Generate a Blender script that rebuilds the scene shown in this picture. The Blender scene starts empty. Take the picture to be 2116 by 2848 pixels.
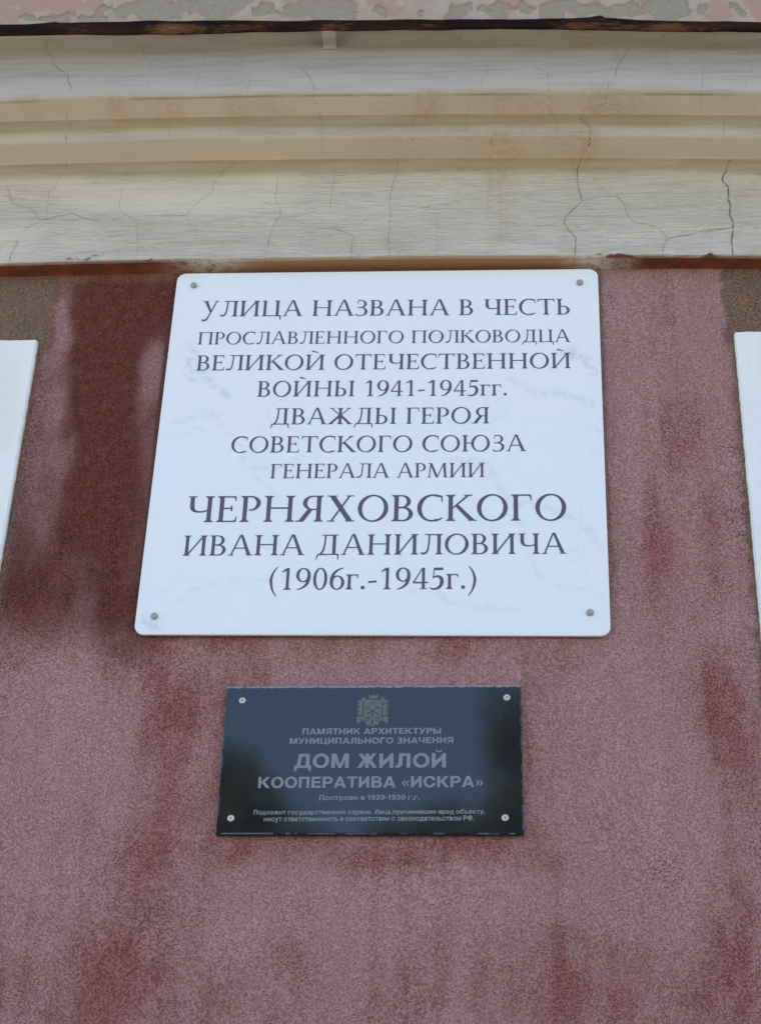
import bpy, bmesh, math, random
import numpy as np
from mathutils import Vector, Matrix
from mathutils.bvhtree import BVHTree

# ---------------------------------------------------------------- camera, light
S = bpy.context.scene
cam = bpy.data.cameras.new('camera')
cam.sensor_fit = 'HORIZONTAL'; cam.sensor_width = 36.0; cam.lens = 85.48
cam.clip_start = 0.05; cam.clip_end = 1500
cam.dof.use_dof = True; cam.dof.focus_distance = 3.75; cam.dof.aperture_fstop = 9.0
co = bpy.data.objects.new('camera', cam); S.collection.objects.link(co)
R = ((0.9976142760987099, 0.004446086969408222, 0.06889113465974753),
     (0.060735302167676024, -0.5309158484268196, -0.8452452809450234),
     (0.03281736117740267, 0.847412882956054, -0.5299192642332048))
co.matrix_world = Matrix.Translation((0.26775, -3.15571, 1.6)) @ Matrix(R).to_4x4()
S.camera = co

SUN_EL, SUN_ROT = math.radians(60), math.radians(-18)
w = bpy.data.worlds.new('World'); S.world = w; w.use_nodes = True
nt = w.node_tree; bg = nt.nodes['Background']
sky = nt.nodes.new('ShaderNodeTexSky'); sky.sky_type = 'NISHITA'; sky.sun_disc = False
sky.sun_elevation = SUN_EL; sky.sun_rotation = SUN_ROT
sky.air_density = 1.0; sky.dust_density = 1.5; sky.ozone_density = 1.0
nt.links.new(sky.outputs[0], bg.inputs[0]); bg.inputs[1].default_value = 0.125
sl = bpy.data.lights.new('sun', 'SUN'); sl.energy = 5.0; sl.angle = math.radians(0.5); sl.color = (1, .94, .86)
so = bpy.data.objects.new('sun', sl); S.collection.objects.link(so)
sd = Vector((math.sin(SUN_ROT) * math.cos(SUN_EL), math.cos(SUN_ROT) * math.cos(SUN_EL), math.sin(SUN_EL)))
so.rotation_euler = (-sd).to_track_quat('-Z', 'Y').to_euler()
vs = S.view_settings; vs.view_transform = 'Standard'; vs.look = 'None'; vs.gamma = 1.0
vs.use_curve_mapping = False; vs.exposure = 1.82

# ---------------------------------------------------------------- measured tables (metres, wall plane y = 0)
PROFILE = [(0.01,4.222,'band'),(-0.036,4.2235,'band'),(-0.039,4.227,'frieze'),(-0.039,4.49,'frieze'),(-0.0398,4.495,'frieze'),(-0.0422,4.4996,'frieze'),(-0.0461,4.5037,'frieze'),(-0.0511,4.5069,'frieze'),(-0.057,4.509,'frieze'),(-0.06,4.51,'low'),(-0.124,4.51,'low'),(-0.128,4.514,'low'),(-0.128,4.5499,'low'),(-0.1287,4.5532,'low'),(-0.1309,4.5563,'low'),(-0.1343,4.5589,'low'),(-0.1388,4.561,'low'),(-0.144,4.5624,'low'),(-0.147,4.5634,'up'),(-0.2126,4.5634,'up'),(-0.2156,4.5664,'up'),(-0.2156,4.707,'up'),(-0.2165,4.7134,'up'),(-0.219,4.7196,'up'),(-0.2231,4.7251,'up'),(-0.2284,4.7297,'up'),(-0.2349,4.7331,'up'),(-0.2421,4.7353,'up'),(-0.2496,4.736,'up'),(-0.2636,4.738,'up')]
CRACKS = [(1.0,[(-7800,-2399,47389),(-7916,-2258,47315),(-7980,-2186,47224),(-7951,-2156,47103),(-7751,-2156,46927),(-7727,-2156,46739),(-7537,-2156,46529),(-7357,-2156,46394),(-7305,-2156,46300),(-7308,-2156,46171),(-7210,-2156,46014),(-7244,-2156,45876),(-7246,-2156,45767)]),(0.9,[(-7248,-2156,45714),(-7227,-2016,45658),(-7278,-1849,45658),(-7350,-1763,45657),(-7386,-1542,45658),(-7336,-1333,45605),(-7343,-1280,45438),(-7417,-1280,45295)]),(2.4,[(-7424,-1280,45271),(-7402,-1246,45123)]),(0.6,[(-7402,-1246,45123),(-7433,-990,45115),(-7481,-812,45115),(-7530,-633,45115),(-7564,-497,45074),(-7695,-390,44886),(-7772,-390,44636),(-7764,-390,44493),(-7887,-390,44389),(-7883,-390,44223),(-7879,-390,44057),(-7875,-390,43893),(-7876,-390,43735),(-7877,-390,43578)]),(0.8,[(-8885,-390,44496),(-8798,-390,44273),(-8712,-390,44052),(-8524,-390,43977),(-8338,-390,43903),(-8128,-390,43758),(-8003,-390,43510)]),(0.8,[(-8000,-390,43489),(-8128,-390,43398),(-8255,-390,43307),(-8437,-390,43069),(-8430,-390,42828),(-8475,-390,42675),(-8520,-390,42522),(-8532,-390,42370),(-8548,-382,42225)]),(0.9,[(-8000,-390,43489),(-7866,-390,43540),(-7733,-390,43591),(-7599,-390,43642),(-7481,-390,43670),(-7362,-390,43697),(-7243,-390,43725),(-7053,-390,43582),(-6905,-390,43541),(-6757,-390,43501),(-6609,-390,43461)]),(0.6,[(-6090,-541,45106),(-6115,-409,44995),(-6109,-390,44778),(-6140,-390,44564),(-6171,-390,44351),(-6180,-390,44138),(-6189,-390,43927),(-6128,-390,43716),(-5990,-390,43632),(-5852,-390,43548),(-5715,-390,43464),(-5698,-390,43304),(-5681,-390,43145),(-5664,-390,42987),(-5648,-390,42829),(-5631,-390,42672),(-5620,-390,42469),(-5609,-390,42266)]),(0.6,[(-6089,-390,43610),(-6214,-390,43526),(-6338,-390,43442)]),(0.7,[(-5688,-390,43623),(-5566,-390,43621),(-5444,-390,43618),(-5322,-390,43615),(-5200,-390,43613),(-5077,-390,43610),(-4955,-390,43608),(-4833,-390,43605),(-4712,-390,43603),(-4590,-390,43600),(-4503,-390,43822),(-4307,-390,44028),(-4172,-390,44183),(-4038,-390,44339),(-4037,-390,44499),(-4037,-390,44659),(-3865,-390,44869),(-3835,-407,44996),(-3601,-452,45057),(-3579,-576,45122)]),(0.4,[(-4577,-390,43579),(-4516,-390,43370),(-4341,-390,43194),(-4273,-390,43021),(-4338,-390,42869),(-4404,-390,42717),(-4508,-390,42583),(-4532,-390,42381)]),(0.8,[(-2560,-390,44732),(-2562,-390,44545),(-2563,-390,44359),(-2565,-390,44174),(-2567,-390,43990),(-2418,-390,43743),(-2431,-390,43535),(-2480,-390,43467),(-2531,-390,43313),(-2582,-390,43159),(-2613,-390,42955),(-2645,-390,42751),(-2660,-390,42594),(-2676,-390,42437),(-2692,-390,42280),(-2701,-143,42232)]),(0.6,[(-2429,-390,43500),(-2298,-390,43509),(-2166,-390,43518),(-2034,-390,43527),(-1904,-390,43567),(-1774,-390,43608),(-1644,-390,43648),(-1514,-390,43689)]),(0.7,[(-2914,-390,43998),(-2736,-390,43931),(-2558,-390,43864)]),(0.7,[(-1242,-492,45072),(-1248,-399,44967),(-1244,-390,44785),(-1239,-390,44595),(-1261,-390,44383),(-1283,-390,44172),(-1281,-390,44009),(-1278,-390,43846),(-1276,-390,43684)]),(0.7,[(-1483,-1261,45138),(-1484,-1095,45118),(-1487,-907,45118),(-1414,-640,45117),(-1305,-517,45086)]),(0.7,[(-1593,-390,43174),(-1461,-390,43154),(-1328,-390,43134),(-1196,-390,43114),(-1064,-390,43095),(-890,-390,43006),(-716,-390,42918),(-727,-390,42760),(-738,-390,42602),(-749,-390,42446),(-716,-376,42256)]),(0.5,[(-716,-390,42918),(-657,-390,43070),(-598,-390,43222),(-448,-390,43408),(-297,-390,43594)]),(0.8,[(-1920,-2156,46458),(-1745,-2156,46160),(-1600,-2156,45902),(-1599,-2156,45739),(-1610,-2078,45657),(-1582,-1861,45656),(-1555,-1643,45655),(-1520,-1434,45643),(-1475,-1294,45561),(-1475,-1280,45413),(-1474,-1280,45251),(-1477,-1246,45123),(-1498,-1083,45118)]),(0.5,[(-4132,-2175,47212),(-4167,-2156,47036),(-4197,-2156,46841),(-4228,-2156,46647),(-4258,-2156,46454),(-4275,-2156,46246),(-4293,-2156,46040),(-4310,-2156,45834),(-4304,-2030,45671)]),(0.45,[(-5671,-2188,47246),(-5649,-2156,47110),(-5618,-2156,46940),(-5429,-2156,46674),(-5399,-2156,46507),(-5369,-2156,46340),(-5453,-2156,46122),(-5427,-2156,45951),(-5401,-2156,45781),(-5390,-2098,45670)]),(0.7,[(-4469,-2369,47393),(-4429,-2203,47267),(-4295,-2187,47242),(-4159,-2175,47212)]),(0.5,[(-3397,-2156,47059),(-3355,-2156,46852),(-3313,-2156,46647),(-3345,-2156,46354)]),(0.6,[(-3084,-2156,46273),(-3103,-2156,46054),(-3122,-2156,45837),(-3104,-2144,45686),(-3113,-2000,45668)]),(0.5,[(-3789,-1412,45652),(-3814,-1306,45594),(-3823,-1280,45456),(-3826,-1280,45294),(-3833,-1261,45151)]),(0.5,[(-4992,-1437,45660),(-5019,-1322,45609),(-5028,-1280,45487),(-5025,-1280,45325),(-5024,-1276,45167)]),(1.3,[(1757,-2421,47308),(1743,-2262,47233),(1558,-2182,47138)]),(0.6,[(2191,-2156,46628),(2270,-2156,46442),(2349,-2156,46258),(2266,-2156,46097),(2183,-2156,45937),(2202,-2156,45739),(2220,-2107,45591),(2192,-1929,45591),(2020,-1786,45595),(1848,-1642,45599),(1844,-1449,45592),(1842,-1311,45530),(1838,-1280,45345),(1834,-1280,45131),(1814,-1047,45069)]),(0.7,[(3260,-2156,46449),(3376,-2156,46336),(3491,-2156,46224),(3671,-2156,46146),(3677,-2156,45941),(3682,-2156,45738),(3688,-2133,45559),(3696,-1981,45551),(3704,-1819,45551),(3698,-1530,45552),(3831,-1352,45508),(3856,-1280,45363),(3878,-1280,45149),(3904,-1193,45020)]),(0.5,[(3672,-2156,46182),(3817,-2156,46323),(3962,-2156,46464)]),(0.6,[(4937,-2174,47002),(5143,-2156,46904),(5262,-2156,46607),(5280,-2156,46388)]),(1.0,[(5559,-2161,46923),(5488,-2156,46765),(5417,-2156,46602),(5279,-2156,46352),(5205,-2156,46173),(5195,-2156,45885)]),(1.0,[(5028,-2156,45818),(5010,-2156,45569),(4980,-2021,45510),(4956,-1824,45512),(4908,-1752,45514),(4797,-1625,45518),(4685,-1497,45522)]),(1.2,[(4427,-1462,45527),(4420,-1331,45477),(4610,-1280,45308),(4639,-1280,45059),(4635,-1047,44999)]),(0.8,[(4957,-1788,45512),(5100,-1764,45507),(5242,-1740,45502),(5401,-1662,45497),(5540,-1710,45492),(5678,-1758,45487),(5724,-1851,45485),(5868,-1788,45480),(6013,-1725,45475),(6166,-1744,45469),(6318,-1764,45463)]),(0.5,[(5712,-2044,45485),(5724,-1851,45485)]),(0.9,[(6407,-2400,47121),(6375,-2323,47094),(6234,-2237,47042),(6224,-2190,46982)]),(0.45,[(6357,-2156,46793),(6354,-2156,46610),(6351,-2156,46428),(6348,-2156,46247),(6346,-2156,46067)]),(0.5,[(7174,-2156,46476),(7158,-2156,46307),(7141,-2156,46139),(7125,-2156,45972),(7109,-2156,45806),(7093,-2156,45640),(7077,-2156,45475),(7070,-1916,45432),(7094,-1749,45432),(7117,-1581,45432),(7138,-1426,45419)]),(0.5,[(8050,-2397,47034),(8085,-2271,46974),(8113,-2184,46873),(8129,-2156,46710),(8141,-2156,46519)]),(0.5,[(8183,-2156,46736),(8195,-2156,46553),(8207,-2156,46372),(8219,-2156,46191),(8231,-2156,46011),(8043,-2156,45874),(8078,-2156,45659),(8013,-2156,45466),(7970,-2037,45393)]),(0.5,[(7620,-1492,45412),(7631,-1356,45374),(7632,-1280,45278),(7620,-1280,45109),(7609,-1280,44941),(7619,-1151,44895)]),(0.5,[(607,-1413,45607),(595,-1294,45531),(590,-1280,45353),(585,-1280,45163),(656,-1056,45091)]),(0.4,[(5378,-1611,45498),(5348,-1439,45489),(5313,-1314,45435),(5284,-1280,45290),(5251,-1280,45114)]),(0.8,[(234,-558,45082),(216,-432,45004),(205,-390,44846),(170,-390,44669),(135,-390,44493),(102,-390,44282),(68,-390,44073),(83,-390,43887),(97,-390,43701),(111,-390,43517),(103,-390,43362),(94,-390,43208),(86,-390,43055),(77,-390,42902),(85,-390,42750),(92,-390,42598),(99,-390,42447),(106,-390,42296),(105,-287,42232),(98,-114,42227)]),(0.7,[(133,-390,43668),(273,-390,43656),(414,-390,43644),(554,-390,43632),(684,-390,43688),(814,-390,43744),(955,-390,43711),(1095,-390,43678),(1236,-390,43645)]),(0.8,[(1818,-1243,45072),(1943,-947,45067),(2045,-705,45064)]),(1.3,[(4628,-1242,45001),(4613,-947,45000),(4540,-797,45002),(4443,-550,44988),(4406,-445,44928),(4365,-391,44819),(4367,-390,44655),(4368,-390,44491),(4369,-390,44327),(4396,-390,44152),(4423,-390,43978),(4435,-390,43839),(4205,-390,43569),(4045,-390,43367),(4030,-390,43163),(4189,-390,42889),(4289,-390,42766),(4271,-390,42559),(4253,-390,42352),(4233,-357,42198),(4221,-147,42192)]),(0.5,[(4258,-607,45010),(4256,-444,44932),(4248,-390,44752),(4330,-390,44468)]),(0.9,[(4435,-390,43839),(4584,-390,43898),(4734,-390,43957),(4856,-390,43964),(4977,-390,43970),(5098,-390,43977),(5279,-390,43945),(5398,-390,43681),(5431,-390,43526),(5464,-390,43371),(5635,-390,43164),(5839,-390,43140),(5989,-390,43062),(6139,-390,42985),(6232,-390,42815),(6318,-390,42700),(6204,-390,42449),(6166,-390,42284)]),(1.2,[(6318,-390,42700),(6452,-390,42737),(6587,-390,42775),(6792,-390,42804),(7000,-390,42887),(7120,-390,42901),(7239,-390,42914),(7358,-390,42927),(7495,-390,42947),(7632,-390,42967),(7769,-390,42986)]),(2.0,[(7905,-606,44887),(7760,-473,44840),(7720,-390,44671),(7623,-390,44463),(7655,-390,44323),(7741,-390,44216),(7733,-390,44026),(7726,-390,43837),(7752,-390,43631),(7718,-390,43359),(7781,-390,43154),(7777,-390,42952),(7747,-390,42785),(7718,-390,42619),(7716,-390,42404),(7713,-390,42189)]),(0.5,[(2386,-521,45030),(2394,-418,44947),(2401,-390,44795),(2378,-390,44607),(2356,-390,44419),(2333,-390,44233),(2333,-390,44076),(2333,-390,43919)]),(0.4,[(1162,-390,43358),(1164,-390,43199),(1167,-390,43042),(1169,-390,42885),(1172,-390,42729),(1175,-390,42573),(1177,-390,42418),(1180,-390,42264),(1175,-252,42225)]),(0.5,[(559,-1248,45099),(655,-1030,45091),(633,-843,45091),(611,-654,45091)]),(0.5,[(7661,-1255,44911),(7701,-1091,44892),(7746,-905,44892),(7901,-644,44887)])]
DARK = [(-0.614,4.057,0.083,0.118,1.0),(-0.589,3.88,0.076,0.151,1.05),(-0.574,3.711,0.064,0.144,1.0),(-0.568,3.572,0.068,0.104,0.6),(-0.54,3.45,0.057,0.134,0.45),(-0.504,3.342,0.07,0.097,0.55),(-0.486,3.258,0.051,0.047,0.5),(-0.519,4.094,0.052,0.066,0.9),(-0.652,4.162,0.158,0.04,0.5),(-0.702,3.893,0.041,0.152,0.25),(-0.723,3.528,0.058,0.161,0.25),(-0.673,3.374,0.114,0.12,0.3),(0.396,3.279,0.054,0.021,0.12)]
PINKSTRIP = [(-0.723,4.058,0.027,0.146,1.0),(-0.708,3.856,0.028,0.075,0.8),(-0.502,3.928,0.035,0.127,0.9),(-0.495,3.757,0.025,0.097,0.5),(-0.718,3.596,0.039,0.093,0.4),(0.658,4.141,0.05,0.052,0.8),(-0.699,3.712,0.05,0.072,0.45)]
RED = [(-0.388,3.107,0.034,0.075,0.95),(-0.39,3.01,0.04,0.068,0.6),(-0.365,2.916,0.048,0.075,0.75),(-0.372,2.806,0.052,0.082,0.8),(-0.367,2.718,0.055,0.071,0.5),(-0.422,2.597,0.067,0.072,0.85),(-0.445,2.538,0.05,0.041,0.9),(-0.365,2.649,0.05,0.052,0.5),(-0.192,2.819,0.077,0.025,0.9),(-0.055,2.816,0.102,0.023,0.8),(0.098,2.821,0.11,0.022,0.6),(0.268,2.825,0.093,0.021,0.75),(0.31,2.857,0.042,0.036,0.7),(0.648,3.783,0.048,0.083,0.7),(0.58,3.533,0.024,0.095,0.7),(0.675,3.522,0.035,0.122,0.75),(0.651,3.656,0.033,0.069,0.5),(0.697,3.111,0.039,0.108,1.0),(0.676,3.189,0.035,0.06,0.6),(0.705,2.979,0.034,0.066,0.5),(0.341,3.239,0.054,0.036,0.45),(0.179,3.259,0.081,0.026,0.4),(-0.057,3.248,0.073,0.031,0.45),(-0.22,3.228,0.055,0.031,0.4),(-0.298,3.167,0.036,0.061,0.4),(0.388,2.608,0.089,0.075,0.85),(0.341,2.657,0.049,0.051,0.5),(0.605,2.594,0.088,0.05,0.6),(0.682,2.662,0.04,0.137,0.7),(0.684,2.799,0.037,0.062,0.4),(0.169,2.597,0.073,0.05,0.35),(-0.067,2.712,0.042,0.03,0.3),(0.124,2.793,0.025,0.018,0.35),(0.454,2.876,0.051,0.055,0.35),(0.602,4.027,0.089,0.076,0.35),(0.607,3.915,0.059,0.074,0.3),(-0.687,3.268,0.056,0.042,0.35),(-0.607,2.569,0.042,0.042,0.4),(-0.24,2.566,0.049,0.033,0.35),(-0.113,2.643,0.042,0.051,0.35),(-0.698,3.342,0.113,0.097,0.7),(-0.63,3.483,0.067,0.101,0.5),(-0.479,3.238,0.083,0.062,0.6),(-0.297,3.269,0.055,0.021,0.5),(0.311,2.976,0.034,0.143,0.25),(-0.359,3.342,0.001,0.001,0.0),(-0.643,3.146,0.055,0.061,0.25),(-0.536,2.877,0.053,0.056,0.25),(-0.555,2.681,0.051,0.052,0.25),(0.313,3.169,0.044,0.06,0.3)]
PALE = [(-0.56,3.146,0.128,0.081,0.5),(-0.523,2.99,0.134,0.087,0.35),(0.525,2.959,0.111,0.19,0.3),(0.513,3.29,0.054,0.125,0.3),(-0.268,2.65,0.018,0.047,0.9),(0.547,2.76,0.012,0.006,1.2),(0.554,3.819,0.068,0.246,0.35),(0.017,2.713,0.134,0.052,0.35),(0.518,4.169,0.03,0.053,0.7),(-0.62,2.786,0.078,0.109,0.2),(0.2,2.759,0.125,0.035,0.35),(0.685,3.32,0.036,0.126,0.4),(-0.184,2.711,0.059,0.052,0.4)]
DIRT = [(0.564,2.797,0.037,0.04,0.6),(-0.119,2.738,0.042,0.022,0.3),(0.607,3.209,0.044,0.03,0.2),(0.506,4.117,0.014,0.039,0.5),(0.15,2.741,0.042,0.026,0.3),(-0.152,2.729,0.051,0.035,0.2)]
PEEL = [(-0.892,4.956,0.026,0.018,1.0),(-0.823,4.957,0.04,0.02,1.0),(-0.742,4.951,0.037,0.02,1.0),(-0.71,4.97,0.017,0.016,1.0),(-0.581,4.974,0.094,0.041,1.0),(-0.425,4.98,0.074,0.041,1.0),(-0.312,4.96,0.034,0.024,1.0),(-0.168,4.964,0.09,0.04,1.0),(-0.03,4.947,0.011,0.024,1.0),(0.071,4.944,0.011,0.014,1.0),(0.163,4.94,0.033,0.024,1.0),(0.252,4.945,0.036,0.024,1.0),(0.316,4.941,0.017,0.024,1.0),(0.391,4.941,0.041,0.032,1.0),(0.419,4.964,0.028,0.016,1.0),(0.449,4.939,0.033,0.028,1.0),(0.542,4.932,0.071,0.031,1.0),(0.664,4.936,0.054,0.039,1.0),(0.735,4.933,0.014,0.023,1.0),(0.811,4.942,0.013,0.014,1.0),(0.834,4.922,0.016,0.023,1.0)]
SALMON = [(-0.829,4.998,0.145,0.033,1.0),(-0.956,4.978,0.058,0.049,1.0),(-0.042,4.979,0.028,0.02,1.0),(-0.255,4.991,0.023,0.024,1.0),(-0.237,4.938,0.034,0.016,1.0),(-0.01,4.966,0.034,0.032,1.0),(0.275,4.969,0.033,0.032,1.0),(0.611,4.961,0.033,0.024,1.0),(0.772,4.928,0.043,0.047,1.0),(0.872,4.932,0.032,0.047,1.0)]
FLASH_TOP = [(-0.8961,4.749),(-0.8282,4.748),(-0.7656,4.7542),(-0.7566,4.7504),(-0.727,4.7494),(-0.6263,4.7532),(-0.5591,4.7533),(-0.4499,4.7497),(-0.3747,4.749),(-0.266,4.7425),(-0.0113,4.7364),(0.0725,4.736),(0.1708,4.7327),(0.2849,4.726),(0.35,4.7279),(0.4229,4.7278),(0.4634,4.73),(0.4895,4.7361),(0.4917,4.7279),(0.5679,4.7184),(0.6719,4.7104),(0.8438,4.7024)]
FLASH_BOT = [(-0.8912,4.7158),(-0.7647,4.7153),(-0.6386,4.7136),(-0.4463,4.7098),(-0.3053,4.711),(-0.1813,4.7094),(-0.0103,4.7073),(0.1874,4.7032),(0.4222,4.6956),(0.6304,4.6831),(0.8416,4.674)]
OCHRE = [(0.27,4.505,0.026,0.008,1.0),(0.244,4.506,0.015,0.007,0.7),(0.297,4.503,0.031,0.02,0.35),(0.262,4.458,0.026,0.04,0.4),(0.259,4.374,0.028,0.081,0.25),(0.264,4.292,0.023,0.04,0.2),(0.454,4.5,0.031,0.027,0.4),(0.46,4.499,0.02,0.01,0.6),(0.066,4.509,0.102,0.027,0.2),(0.022,4.26,0.031,0.017,0.35),(0.25,4.505,0.102,0.02,0.3),(0.406,4.502,0.077,0.027,0.3),(0.46,4.712,0.031,0.034,0.55),(0.463,4.704,0.005,0.027,0.6),(0.75,4.7,0.01,0.027,0.5),(0.47,4.684,0.015,0.013,0.3),(0.095,4.562,0.041,0.007,0.5),(0.266,4.558,0.02,0.013,0.5),(0.353,4.556,0.102,0.008,0.35),(0.474,4.552,0.031,0.017,0.45),(0.538,4.55,0.102,0.009,0.3),(0.328,4.556,0.102,0.027,0.3),(0.281,4.558,0.077,0.034,0.25),(0.585,4.548,0.061,0.027,0.2),(-0.346,4.567,0.031,0.027,0.35),(-0.618,4.567,0.031,0.02,0.4),(-0.595,4.577,0.051,0.01,0.35),(-0.495,4.567,0.041,0.017,0.3),(-0.829,4.569,0.061,0.008,0.3),(-0.251,4.566,0.041,0.034,0.2)]
REDEDGE = [(0.524,4.218,0.036,0.009,1.0),(0.716,4.216,0.026,0.008,0.9),(0.478,4.224,0.01,0.005,0.6),(0.777,4.232,0.01,0.009,0.25),(-0.701,4.235,0.056,0.008,0.55),(-0.654,4.245,0.026,0.007,0.55),(-0.769,4.227,0.061,0.005,0.4),(-0.531,4.226,0.015,0.004,0.9)]
BANDPALE = [-0.46,-0.444,-0.33,-0.297,0.449,0.464,0.504,0.551]
SIGN_TEXT = [('УЛИЦА НАЗВАНА В ЧЕСТЬ',-0.4043,0.4107,4.0844,4.078,0.044),('ПРОСЛАВЛЕННОГО ПОЛКОВОДЦА',-0.4062,0.4107,4.0066,4.0028,0.034),('ВЕЛИКОЙ ОТЕЧЕСТВЕННОЙ',-0.4034,0.4092,3.9354,3.9319,0.0412),('ВОЙНЫ 1941-1945гг.',-0.2645,0.272,3.8636,3.8612,0.0414),('ДВАЖДЫ ГЕРОЯ',-0.2308,0.2347,3.7904,3.789,0.0421),('СОВЕТСКОГО СОЮЗА',-0.3103,0.3123,3.7185,3.7176,0.0413),('ГЕНЕРАЛА АРМИИ',-0.2223,0.2253,3.6534,3.6533,0.0358),('ЧЕРНЯХОВСКОГО',-0.3905,0.392,3.546,3.5468,0.0636),('ИВАНА ДАНИЛОВИЧА',-0.3901,0.3909,3.4655,3.4679,0.0483),('(1906г.-1945г.)',-0.2073,0.2092,3.3853,3.3867,0.0497)]
PLAQUE_TEXT = [('ПАМЯТНИК АРХИТЕКТУРЫ',-0.1216,0.1435,3.0665,3.0693,0.0127),('МУНИЦИПАЛЬНОГО ЗНАЧЕНИЯ',-0.1451,0.1671,3.0463,3.0499,0.0126),('ДОМ ЖИЛОЙ',-0.1336,0.1539,2.9965,2.9997,0.0295),('КООПЕРАТИВА «ИСКРА»',-0.1995,0.2238,2.9552,2.9602,0.0229),('Построен в 1929-1930 г.г.',-0.0821,0.1054,2.9317,2.9341,0.0102),('Подлежит государственной охране. Лица,причинившие вред объекту,',-0.2043,0.2278,2.9019,2.9072,0.0093),('несут ответственность в соответствии с законодательством РФ.',-0.1841,0.2075,2.8885,2.8934,0.0102)]
SIGN_CAPS = [(-0.4287,4.1724),(0.4346,4.1661),(-0.4337,3.3241),(0.4334,3.3317)]
PLAQUE_SCREWS = [(-0.2426,3.1382),(0.2692,3.1462),(-0.2463,2.8943),(0.2651,2.8991)]
EMBLEM = [(0.0099,3.1577),(-0.019,3.094),(0.0426,3.0943),(0.0123,3.0888)]
STRAP = [(-0.1292,-0.2483,4.7384),(-0.1325,-0.2177,4.719),(-0.1442,-0.2178,4.7193),(-0.1167,-0.2177,4.7185)]

def dz(x, z):                       # the mouldings were run by hand: not dead level
    t = np.clip((z - 4.22) / .376, -.3, 1.4)
    l = -.005 * (1 - t); r = -.011 * (1 - t) - .028 * t
    a = (r * .95 + l * .86) / (.7396 * .95 + .9025 * .86)
    b = (r - .7396 * a) / .86
    xx = np.clip(x, -1.3, 1.2)
    return a * xx * xx + b * xx

# ---------------------------------------------------------------- helpers
def link(o, parent=None):
    S.collection.objects.link(o)
    if parent is not None: o.parent = parent
    return o

def tag(o, label=None, cat=None, group=None, kind=None):
    if label: o['label'] = label
    if cat: o['category'] = cat
    if group: o['group'] = group
    if kind: o['kind'] = kind
    return o

def empty(name, loc):
    o = bpy.data.objects.new(name, None); o.empty_display_size = .2
    o.location = loc; return link(o)

def mesh_obj(name, verts, faces, mat, parent=None, smooth=False, loc=None):
    me = bpy.data.meshes.new(name)
    V = np.asarray(verts, dtype=np.float32).reshape(-1, 3)
    if parent is not None and parent.type == 'EMPTY':
        V = V - np.array(parent.location, dtype=np.float32)
    elif parent is not None and parent.parent is not None:
        pass
    me.vertices.add(len(V)); me.vertices.foreach_set('co', V.ravel())
    if isinstance(faces, np.ndarray):
        n, k = faces.shape
        me.loops.add(n * k); me.loops.foreach_set('vertex_index', faces.ravel().astype(np.int32))
        me.polygons.add(n); me.polygons.foreach_set('loop_start', np.arange(0, n * k, k, dtype=np.int32))
    else:
        idx = [i for f in faces for i in f]
        ls = np.cumsum([0] + [len(f) for f in faces[:-1]]).astype(np.int32)
        me.loops.add(len(idx)); me.loops.foreach_set('vertex_index', np.array(idx, dtype=np.int32))
        me.polygons.add(len(faces)); me.polygons.foreach_set('loop_start', ls)
    me.update(calc_edges=True); me.validate()
    if smooth: me.polygons.foreach_set('use_smooth', [True] * len(me.polygons))
    me.materials.append(mat)
    o = bpy.data.objects.new(name, me); return link(o, parent)

def attr(o, name, arr):
    a = o.data.attributes.new(name, 'FLOAT', 'POINT')
    a.data.foreach_set('value', np.asarray(arr, dtype=np.float32).ravel())

_rng = np.random.RandomState(5)
_T = _rng.rand(512, 512)
def vn(x, z, seed=0):
    x = x + seed * 37.17; z = z + seed * 91.3
    xi = np.floor(x).astype(int); zi = np.floor(z).astype(int)
    fx = x - xi; fz = z - zi; fx = fx * fx * (3 - 2 * fx); fz = fz * fz * (3 - 2 * fz)
    g = lambda a, b: _T[a % 512, b % 512]
    return (g(xi, zi) * (1 - fx) + g(xi + 1, zi) * fx) * (1 - fz) + (g(xi, zi + 1) * (1 - fx) + g(xi + 1, zi + 1) * fx) * fz
def fbm(x, z, sx, sz=None, o=4, seed=0, g=.5):
    sz = sz or sx; r = 0; a = 1; t = 0
    for i in range(o):
        r = r + a * vn(x * sx * 2 ** i, z * sz * 2 ** i, seed + i); t += a; a *= g
    return r / t
def sst(x, a, b):
    t = np.clip((x - a) / (b - a), 0, 1); return t * t * (3 - 2 * t)
def blobs(L, X, Z, warp=.03, ws=9, seed=1, hard=0.0):
    wx = X + (fbm(X, Z, ws, o=4, seed=seed) - .5) * 2 * warp
    wz = Z + (fbm(X, Z, ws, ws * .7, o=4, seed=seed + 9) - .5) * 2.4 * warp
    out = np.zeros_like(X)
    for cx, cz, rx, rz, wt in L:
        if abs(wt) < 1e-6: continue
        d = ((wx - cx) / rx) ** 2 + ((wz - cz) / rz) ** 2
        out = np.maximum(out, wt * ((1 - sst(d, .25 + hard, 1.9 - hard)) if hard else np.exp(-(d ** 1.25) * .75)))
    return out

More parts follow.
